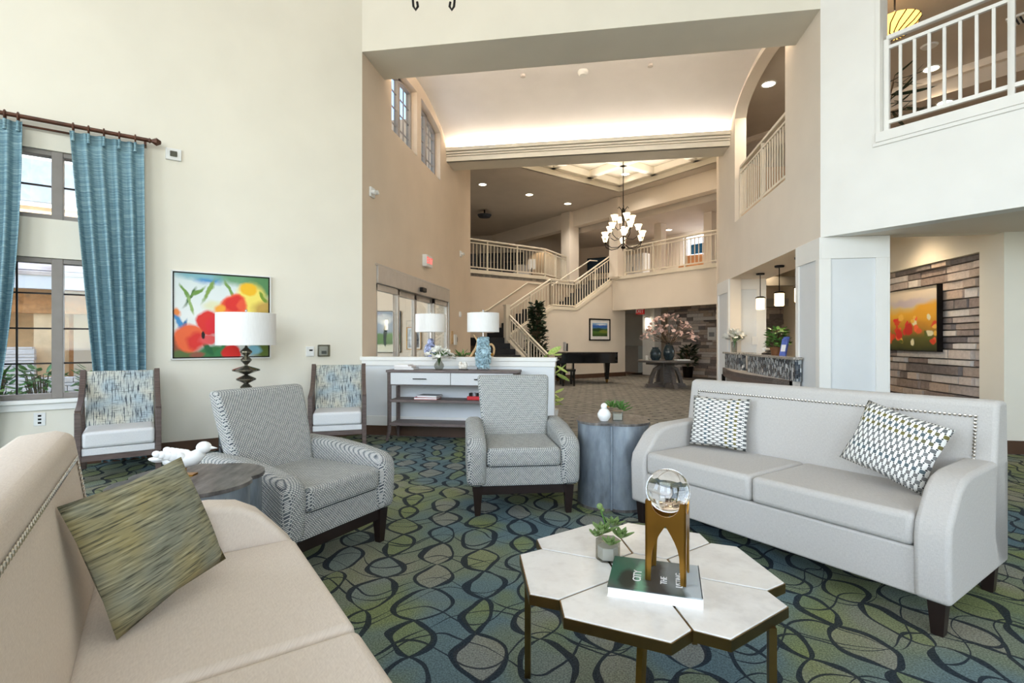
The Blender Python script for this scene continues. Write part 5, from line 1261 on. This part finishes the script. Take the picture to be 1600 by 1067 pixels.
# ---------------------------------------------------------------- reception counter
CXF = RX - .10
t = thing('reception_counter', 'reception counter clad in grey mosaic with granite ledge', 'counter', (CXF, 0, 0))
MB().box(.0, .075, 7.16, 9.25, .76, 1.04).done('mosaic_front', 'mosaic', t); MB().box(.0, .12, 9.78, 10.76, .76, 1.04).done('mosaic_front', 'mosaic', t)
MB().prism([(-.05, 7.12), (.075, 7.12), (.075, 7.385), (.30, 7.385), (.30, 9.27), (-.05, 9.27)], 1.04, 1.075).done('granite_ledge', 'granite', t, bevel=.006); MB().box(-.05, .30, 9.76, 10.76, 1.04, 1.075).done('granite_ledge', 'granite', t, bevel=.006)
MB().box(.02, .075, 7.2, 10.76, 0, .70).done('base', 'paint_panel_grey', t)
arcp = [(-.06 - .20 * math.sin(PI * k / 12), 7.2 + 3.5 * k / 12) for k in range(13)]
MB().prism(arcp + [(.075, 10.7), (.075, 7.2)], .70, .76).done('desk_ledge', flat('laminate_pale', (206, 198, 190), .4), t)
MB().prism(arcp + [(x + .04, y) for x, y in arcp[::-1]], .62, .765).done('ledge_edge', 'wood_brown', t)
MB().box(.12, .75, 7.4, 10.7, .70, .74).done('work_surface', 'wood_grey', t)
for y in (9.5, 10.55): MB().box(-.10, -.04, y, y + .06, 0, .64).done('leg', 'black_metal', t)
foliage('basil_plant', 'leafy green potted plant on the reception counter', (2.80, 8.42, 1.075), 'leaf_green', 170, .15, .12, .40, (.09, .05), 41, .1, pot=(.11, .12, 'pot_brown'))
for i, (y, lab) in enumerate(((7.98, 'front blue brochure in the stand on the reception counter'), (8.08, 'rear blue brochure in the stand on the reception counter'))):
    t = thing('brochure', lab, 'brochure', (2.72 + .05 * i, y, 1.075), R(-70)); MB().box(-.06, .06, -.004, .004, 0, .25 + .03 * i).done('sheet', 'blue_brochure', t, m=Matrix.Rotation(R(-12), 4, 'X')); MB().box(-.045, .045, -.006, -.004, .06, .16).done('photo', 'paper_white', t, m=Matrix.Rotation(R(-12), 4, 'X'))
t = thing('desk_phone', 'black and white phone on the counter beside the potted plant', 'phone', (2.82, 8.78, 1.075), R(-60)); MB().prism([(-.09, 0), (.09, 0), (.09, .07), (-.09, .02)], -.1, .1, YZ).done('body', 'black_metal', t, bevel=.005); MB().box(-.09, -.04, -.08, .09, .06, .10).done('handset', 'plastic_white', t, bevel=.01)
t = thing('monitor', 'slim dark monitor tilted behind the reception desk', 'monitor', (2.98, 9.62, .742), R(-125)); MB().box(-.2, .2, -.012, .012, .16, .44).done('screen', 'furniture_slate', t, bevel=.004, m=Matrix.Rotation(R(-14), 4, 'X')); MB().box(-.03, .03, 0, .03, 0, .2).box(-.1, .1, -.05, .1, 0, .012).done('stand', 'black_metal', t)
t = thing('desk_chair', 'dark office chair behind the low reception desk', 'chair', (3.25, 9.45, 0), R(-90)); MB().box(-.22, .22, .16, .22, .55, .98).done('backrest', 'navy', t, bevel=.03); MB().box(-.24, .24, -.24, .2, .44, .52).done('seat', 'navy', t, bevel=.03); MB().tube([(0, 0, .05), (0, 0, .44)], .03, 8).done('stem', 'black_metal', t)
for k in range(5): MB().tube([(0, 0, .09), (.26 * math.cos(k * 1.2566), .26 * math.sin(k * 1.2566), .03)], .022, 6).done('foot', 'black_metal', t)
bouquet('white_rose_vase', 'white roses in a glass vase at the far end of the counter', (2.72, 10.55, 1.075), .19, .26, .42, 'petal_white', 34, .06, 51, [(.001, 0), (.05, 0), (.055, .18), (.05, .2)], 'glass_smoke', nleaf=14)
t = thing('light_switch', 'white switch plate on the reception panel wall', 'switch', (3.18, 10.835, 1.30)); MB().box(-.06, .06, -.008, 0, -.08, .08).done('plate', 'plastic_white', t); MB().box(-.015, .015, -.014, -.008, -.03, .03).done('toggle', 'plastic_white', t)
# ---------------------------------------------------------------- curtains
rodz = 3.46; ROFF = .13
def rodp(px):
    xc = (px - 800) / 800; c, s = math.cos(R(9)), math.sin(R(9)); dx, dy = xc * c - s, xc * s + c; k = (HY - EX) - ROFF / S2; tt = k / (dy - dx)
    return (Vector((dx * tt, dy * tt)) - Vector((EX, HY))).length
t = thing('curtain_rod', 'bronze curtain rod with square finial above the window', 'curtain rod', LW(0, 0, 0), R(225))
s_end = rodp(232)
MB().tube([(s_end, ROFF, rodz), (5.2, ROFF, rodz)], .022, 10).done('rod', 'bronze_rod', t)
MB().lathe([(.001, 0), (.02, .0), (.03, .015), (.018, .03), (.045, .075), (.02, .115), (.001, .12)], 6, Matrix.Translation((s_end, ROFF, rodz)) @ Matrix.Rotation(R(-90), 4, 'Y')).done('finial', 'bronze_rod', t, smooth=0)
MB().tube([(s_end + .06, .06, rodz - .06), (4.9, .06, rodz - .06)], .012, 8).done('back_rod', 'bronze_rod', t)
for s in (s_end + .025, 4.9): MB().box(s - .012, s + .012, 0, ROFF, rodz - .05, rodz - .02).done('bracket', 'bronze_rod', t)
def curtain(label, s0t, s1t, s0b, s1b, rings, zb=.03, pow_=1.0):
    t = thing('curtain', label, 'curtain', LW(0, 0, 0), R(225), 'teal pinch pleat curtains')
    nu, nv = 72, 22; vs = []; fs = []; zt = rodz - .055; npl = len(rings)
    for j in range(nv + 1):
        v = j / nv; e = v ** pow_
        a = s0t + (s0b - s0t) * e; c = s1t + (s1b - s1t) * e
        for i in range(nu + 1):
            u = i / nu; ph = u * npl * 2 * PI
            amp = .018 + .035 * min(1, v * 2.2)
            vs.append((a + (c - a) * u + .012 * v * math.sin(ph * .5 + 1), ROFF - .01 + amp * (math.cos(ph) + .3 * math.cos(2 * ph + v)) * (1 - .25 * v) - .0, zt - (zt - zb) * v))
    for j in range(nv):
        for i in range(nu): q = j * (nu + 1) + i; fs.append((q, q + 1, q + nu + 2, q + nu + 1))
    o = MB().add(vs, fs).done('panel', 'curtain_teal', t, smooth=180)
    sd = o.modifiers.new('thick', 'SOLIDIFY'); sd.thickness = .004
    for s in rings:
        MB().tube([(s, ROFF + .042 * math.cos(a), rodz - .012 + .042 * math.sin(a)) for a in [2 * PI * k / 14 for k in range(14)]], .008, 6, closed=True).done('ring', 'bronze_rod', t)
        MB().lathe([(.001, 0), (.016, .0), (.010, .05), (.014, .10), (.001, .10)], 8, Matrix.Translation((s, ROFF + .02, zt - .10))).done('pleat', 'curtain_teal', t)
    return t
rs = [rodp(p_) for p_ in (212, 187, 163, 139, 115)]
curtain('teal curtain panel hanging behind the wooden armchair', rodp(226), rodp(109), rodp(232), rodp(158), rs)
rs = [rodp(p_) for p_ in (29, 8, -22, -50, -80)]
curtain('teal curtain panel cut off by the left edge of the picture', rodp(36), rodp(-90), rodp(-22), rodp(-95), rs, pow_=2.2)
# ---------------------------------------------------------------- wall devices
def on_left(px, z, off=.0):
    xc = (px - 800) / 800; c, s = math.cos(R(9)), math.sin(R(9)); dx, dy = xc * c - s, xc * s + c; tt = (HY - EX) / (dy - dx)
    p = Vector((dx * tt, dy * tt)); q = (p - Vector((EX, HY))).length; return LW(q, off, CAMH + (533.5 - z) / 800 * tt)
t = thing('fire_strobe', 'white alarm strobe high on the left wall beside the curtain', 'alarm', on_left(271, 242), R(45)); MB().box(-.075, .075, -.03, 0, -.065, .065).done('plate', 'plastic_white', t, bevel=.006); MB().box(-.035, .035, -.055, -.03, -.03, .03).done('lens', 'glass_smoke', t, bevel=.006)
t = thing('thermostat', 'small white thermostat on the left wall', 'thermostat', on_left(484, 549), R(45)); MB().box(-.05, .05, -.025, 0, -.065, .065).done('case', 'plastic_white', t, bevel=.006); MB().box(-.012, .03, -.027, -.025, .005, .025).done('display', 'screen_black', t)
t = thing('covered_alarm_pull', 'alarm pull under a clear cover right of the thermostat', 'alarm', on_left(505, 548), R(45)); MB().box(-.055, .055, -.03, 0, -.06, .06).done('case', 'ceramic_white', t, bevel=.006); MB().box(-.075, .075, -.06, 0, -.075, .08).done('clear_cover', 'glass_smoke', t, bevel=.008); MB().box(-.03, .03, -.045, -.03, -.04, .0).done('handle', 'steel', t)
t = thing('wall_outlet', 'white three socket outlet plate under the window', 'outlet', on_left(62, 655), R(45)); MB().box(-.045, .045, -.008, 0, -.065, .065).done('plate', 'plastic_white', t, bevel=.003)
for k in (-1, 0, 1): MB().box(-.013, .013, -.010, -.008, k * .035 - .009, k * .035 + .009).done('socket', 'screen_black', t)
t = thing('exit_sign', 'red lettered exit sign above the sliding entry doors', 'sign', (EX, 9.35, 2.80), R(90)); MB().box(-.17, .17, -.09, 0, -.11, .11).done('housing', 'plastic_white', t, bevel=.006); text('EXIT', .17, 'lit_exit', t, Matrix.Translation((0, -.0915, 0)) @ Matrix.Rotation(R(90), 4, 'X'))
p = D2(1.62, 19.93); t = thing('exit_sign', 'red exit sign hanging under the right balcony', 'sign', (p[0], p[1], 2.34), R(-45)); MB().box(-.17, .17, -.03, .03, -.12, .1).done('housing', 'red', t); text('EXIT', .17, 'paper_white', t, Matrix.Translation((0, -.0315, -.01)) @ Matrix.Rotation(R(90), 4, 'X')); MB().tube([(0, 0, .1), (0, 0, .24)], .01, 6).done('stem', 'plastic_white', t)
for (y, z, lab) in ((6.95, 3.42, 'small emergency light at the near edge of the tan entry wall'), (11.95, 3.38, 'small emergency light near the far end of the tan entry wall')):
    t = thing('emergency_light', lab, 'wall light', (EX, y, z), R(90), 'emergency lights on the entry wall'); MB().box(-.07, .07, -.03, 0, -.07, .07).done('plate', 'plastic_white', t, bevel=.006)
    for s in (-1, 1): MB().lathe([(.02, 0), (.032, .03), (.032, .06), (.001, .06)], 12, Matrix.Translation((s * .05, -.03, .0)) @ Matrix.Rotation(R(90 - s * 15), 4, 'X')).done('lamp_head', 'plastic_white', t)
t = thing('wall_bell', 'small white chime beside the entry doors', 'alarm', (EX, 11.9, 1.93), R(90)); MB().lathe([(.001, .05), (.06, .03), (.075, 0), (.001, 0)], 16, Matrix.Rotation(R(90), 4, 'X')).done('chime', 'plastic_white', t)
t = thing('keypad', 'small keypad panel by the far door sidelight', 'switch', (EX, 11.45, 1.32), R(90)); MB().box(-.09, .09, -.03, 0, -.12, .12).done('case', 'plastic_white', t); MB().box(.10, .18, -.02, 0, -.05, .06).done('reader', 'black_metal', t); MB().box(-.3, -.16, -.01, 0, -.1, .2).done('notice', 'driftwood', t)
t = thing('smoke_detector', 'white smoke detector on the vaulted ceiling', 'detector', on_ceiling(911, 113, 6.0) + (5.995,)); MB().lathe([(.001, -.05), (.06, -.05), (.09, -.02), (.09, .03), (.001, .03)], 18).done('case', 'plastic_white', t)
for px, py, lab in ((817, 121, 'left flush sprinkler cap on the vaulted ceiling'), (1016, 105, 'right flush sprinkler cap on the vaulted ceiling')):
    t = thing('sprinkler_cap', lab, 'sprinkler', on_ceiling(px, py, 5.98) + (6.0,), 0, 'sprinkler caps on the vault'); MB().lathe([(.001, -.012), (.045, -.012), (.045, .03), (.001, .03)], 16).done('cap', flat('cap_grey', (206, 198, 192), .6), t)
# ---------------------------------------------------------------- upper floor furnishings
t = thing('ceiling_fan_light', 'dark bowl light on the grey ceiling above the left balcony', 'ceiling light', on_ceiling(757, 338, 6.2) + (6.12,)); MB().lathe([(.001, 0), (.22, .04), (.28, .14), (.001, .16)], 20).done('bowl', 'furniture_slate', t); MB().tube([(0, 0, .14), (0, 0, .33)], .03, 8).done('stem', 'black_metal', t)
p = (-.3, 22.95); t = thing('television', 'dark television on the tan wall at the top of the stair', 'television', (.328, 23.74, 4.75), R(-22.2)); MB().box(-.62, .62, -.06, 0, -.36, .36).done('bezel', 'black_metal', t); MB().box(-.59, .59, -.064, -.06, -.33, .33).done('screen', flat('screen_blue', (60, 78, 96), .2), t)
rng = random.Random(2)
for k in range(4): t = thing('bookcase', ['tall dark bookcase at the far left of the upper landing', 'tall dark bookcase second from the left on the upper landing', 'tall dark bookcase third from the left on the upper landing', 'tall dark bookcase beside the lit arch on the upper landing'][k], 'bookcase', (-7.2 + 1.15 * k, 24.2, F2)); MB().box(-.5, .5, -.2, .2, 0, 1.9).done('case', 'furniture_slate', t); [MB().box(-.46, .46, -.23, -.2, .1 + .45 * j, .12 + .45 * j).done('shelf', 'wood_grey', t) for j in range(4)]
struct('wall_upper_arch', MB().prism([(-.8, 0), (.8, 0)] + [(.8 * math.cos(PI * k / 12), 1.55 + .4 * math.sin(PI * k / 12)) for k in range(13)], 0, .04, Matrix.Translation((-2.35, 24.45, F2)) @ XZ), 'paint_tan')
lamp('arch_niche_spot', 'SPOT', (-2.35, 23.9, 6.2), 60, (1, .72, .42), (R(12), 0, 0), spot_size=R(70), shadow_soft_size=.05)
t = thing('notice_stand', 'white notice on a stand behind the left balcony railing', 'sign', (at_px(831, 20.2), 20.2, F2)); MB().tube([(0, 0, 0), (0, 0, .6)], .02, 6).done('pole', 'black_metal', t); MB().box(-.14, .14, -.01, .01, .55, .95).done('sheet', 'paper_white', t)
t = thing('lounge_chair', 'pale lounge chair behind the left balcony railing', 'chair', (at_px(815, 20.4), 20.6, F2)); MB().box(-.35, .35, -.35, .35, .15, .45).done('seat', 'linen_grey', t, bevel=.05); MB().box(-.35, .35, .25, .4, .45, .85).done('backrest', 'linen_grey', t, bevel=.05)
for sx in (-.28, .28): MB().box(sx - .03, sx + .03, -.3, .3, 0, .15).done('leg', 'wood_dark', t)
p = D2(4.55, 24.6); wv = bpy.data.objects.new('window_9', None); col.objects.link(wv); wv['kind'] = 'structure'; wv.location = (p[0], p[1], F2); wv.rotation_euler = (0, 0, R(-45))
MB().box(-1.4, .9, -.06, 0, .35, 1.75).done('pane', emit('lit_window', (226, 236, 250), 2.2), wv); MB().box(-1.0, .95, -.14, -.02, 1.05, 1.42).done('valance', flat('valance_blue', (40, 110, 160), .8), wv); MB().box(-.03, .03, -.1, 0, .35, 1.55).done('mullion', 'plastic_white', wv)
p = D2(1.55, 22.6); t = thing('white_cabinet', 'white double cabinet on the landing behind the right railing', 'cabinet', (1.75, 21.0, F2), R(-45)); MB().box(-.45, .45, -.2, .2, 0, 1.15).done('body', 'plastic_white', t)
for s in (-1, 1): d = MB().box(s * .22 - .21, s * .22 + .21, -.22, -.2, .05, 1.1).done('door', 'plastic_white', t); MB().box(s * .05 - .01, s * .05 + .01, -.24, -.22, .5, .65).done('handle', 'steel', d)
t = thing('orange_armchair', 'orange chair behind the right balcony railing', 'chair', (3.55, 19.6, F2), R(-30)); MB().box(-.35, .35, -.35, .35, .12, .45).done('seat', 'paint_orange', t, bevel=.04); MB().box(-.35, .35, .25, .38, .45, .9).done('backrest', 'paint_orange', t, bevel=.04); MB().box(-.3, .3, -.3, .3, 0, .12).done('leg_frame', 'wood_dark', t)
x, y = on_ceiling(1386, 140, 5.0); foliage('palm', 'dark palm fronds behind the left post of the white lounge railing', (x + .05, y + .3, F2 - .03), 'leaf_dark', 46, .40, 1.0, 1.75, (.45, .06), 61, .9, pot=(.2, .35, 'black_metal'))
x, y = on_ceiling(1452, 71, 6.02); t = thing('ceiling_speaker', 'small round vent on the lounge ceiling behind the white railing', 'vent', (x, y, 6.015)); MB().lathe([(.001, -.02), (.1, -.02), (.12, 0), (.001, 0)], 16).done('grille', 'plastic_white', t)
x, y = on_ceiling(1597, 27, 6.02); t = thing('ceiling_vent', 'square air vent at the right edge of the lounge ceiling', 'vent', (x, y, 6.0), R(45)); MB().box(-.15, .15, -.15, .15, -.01, .02).done('frame', 'plastic_white', t)
for k in range(5): MB().box(-.12, .12, -.11 + .05 * k, -.09 + .05 * k, -.02, -.01).done('slat', 'furniture_slate', t)
for i, (y, mt, lab) in enumerate(((12.4, 'navy', 'dark blue lounge sofa seen through the arch railing'), )):
    t = thing('lounge_sofa', lab, 'sofa', (4.3, y, F2 - .03), 0); MB().box(-.9, .9, -.4, .4, .1, .45).done('seat', mt, t, bevel=.05); MB().box(-.9, .9, .25, .42, .45, .85).done('backrest', mt, t, bevel=.05); MB().box(-.8, .8, -.3, .3, 0, .1).done('plinth', 'wood_dark', t)
# ---------------------------------------------------------------- outside the left window
OM = LWM
gr = struct('ground_outside', MB().box(-4, 11, -14, -.25, -.25, -.12, OM), 'gravel')
t = thing('neighbour_building', 'stucco neighbour building with tile roof and stone base outside the window', 'building', LW(0, 0, -.12), R(225))
MB().box(-1, 9, -9.5, -8.0, 0, 6.5).done('wall', 'stucco', t)
MB().add([(-1, -6.4, 2.75), (9, -6.4, 2.75), (9, -8.0, 3.7), (-1, -8.0, 3.7), (-1, -6.4, 2.68), (9, -6.4, 2.68), (9, -8.0, 3.6), (-1, -8.0, 3.6)], [(0, 1, 2, 3), (7, 6, 5, 4), (0, 4, 5, 1), (1, 5, 6, 2), (2, 6, 7, 3), (3, 7, 4, 0)]).done('roof', 'roof_tile', t)
MB().box(-1, 9, -6.6, -6.42, 2.42, 2.68).done('fascia', 'paint_grey_white', t); MB().box(3.2, 9, -6.9, -6.6, 2.0, 2.35).done('trellis_beam', 'beam_wood', t)
MB().box(3.0, 5.2, -6.75, -6.5, 1.95, 2.12).done('trellis_beam', 'beam_wood', t)
for s in (3.95, 6.2): MB().box(s - .2, s + .2, -6.95, -6.55, 0, 2.0).done('pier', 'stucco', t)
f = MB().box(2.6, 3.75, -8.0, -7.95, .4, 2.3).done('window', 'beam_wood', t)
for s in (2.68, 3.22): MB().box(s, s + .45, -7.94, -7.92, .5, 2.2).done('pane', 'paint_cream', f)
f2 = MB().box(2.0, 5.0, -8.0, -7.94, 4.3, 5.4).done('window', 'paint_grey_white', t); MB().box(2.1, 4.9, -7.94, -7.92, 4.4, 5.3).done('pane', flat('sky_pane', (128, 138, 148), .2), f2)
rnd = random.Random(8); b = MB()
for cx, cz, w_, h_ in stone_course(6, .75, (.06, .08, .1), (.2, .3, .4), rnd): b.box(2.2 + cx - w_ / 2 + .005, 2.2 + cx + w_ / 2 - .005, -5.6 - rnd.random() * .06, -5.3, cz - h_ / 2 + .005, cz + h_ / 2 - .005)
o = b.done('stone_base', 'stone_f', t); o['kind'] = 'stuff'
b = MB()
for cx, cz, w_, h_ in stone_course(.9, 1.3, (.06, .08, .1), (.2, .3), rnd): b.box(4.1 + cx - w_ / 2, 4.1 + cx + w_ / 2, -6.5 + rnd.random() * .05, -6.2, cz - h_ / 2 + .004, cz + h_ / 2 - .004)
o = b.done('stone_pier_base', 'stone_f', t); o['kind'] = 'stuff'
for s, d, lab in ((3.62, 3.0, 'green shrub outside the window left of the mullion'), (3.02, 3.3, 'green shrub outside the window right of the mullion'), (4.25, 3.8, 'green shrub outside the window near the left curtain')):
    foliage('shrub', lab, LW(s, -d, -.12), 'leaf_green', 190, .32, .15, 1.0, (.14, .06), int(s * 10), .1, group='shrubs outside the window')
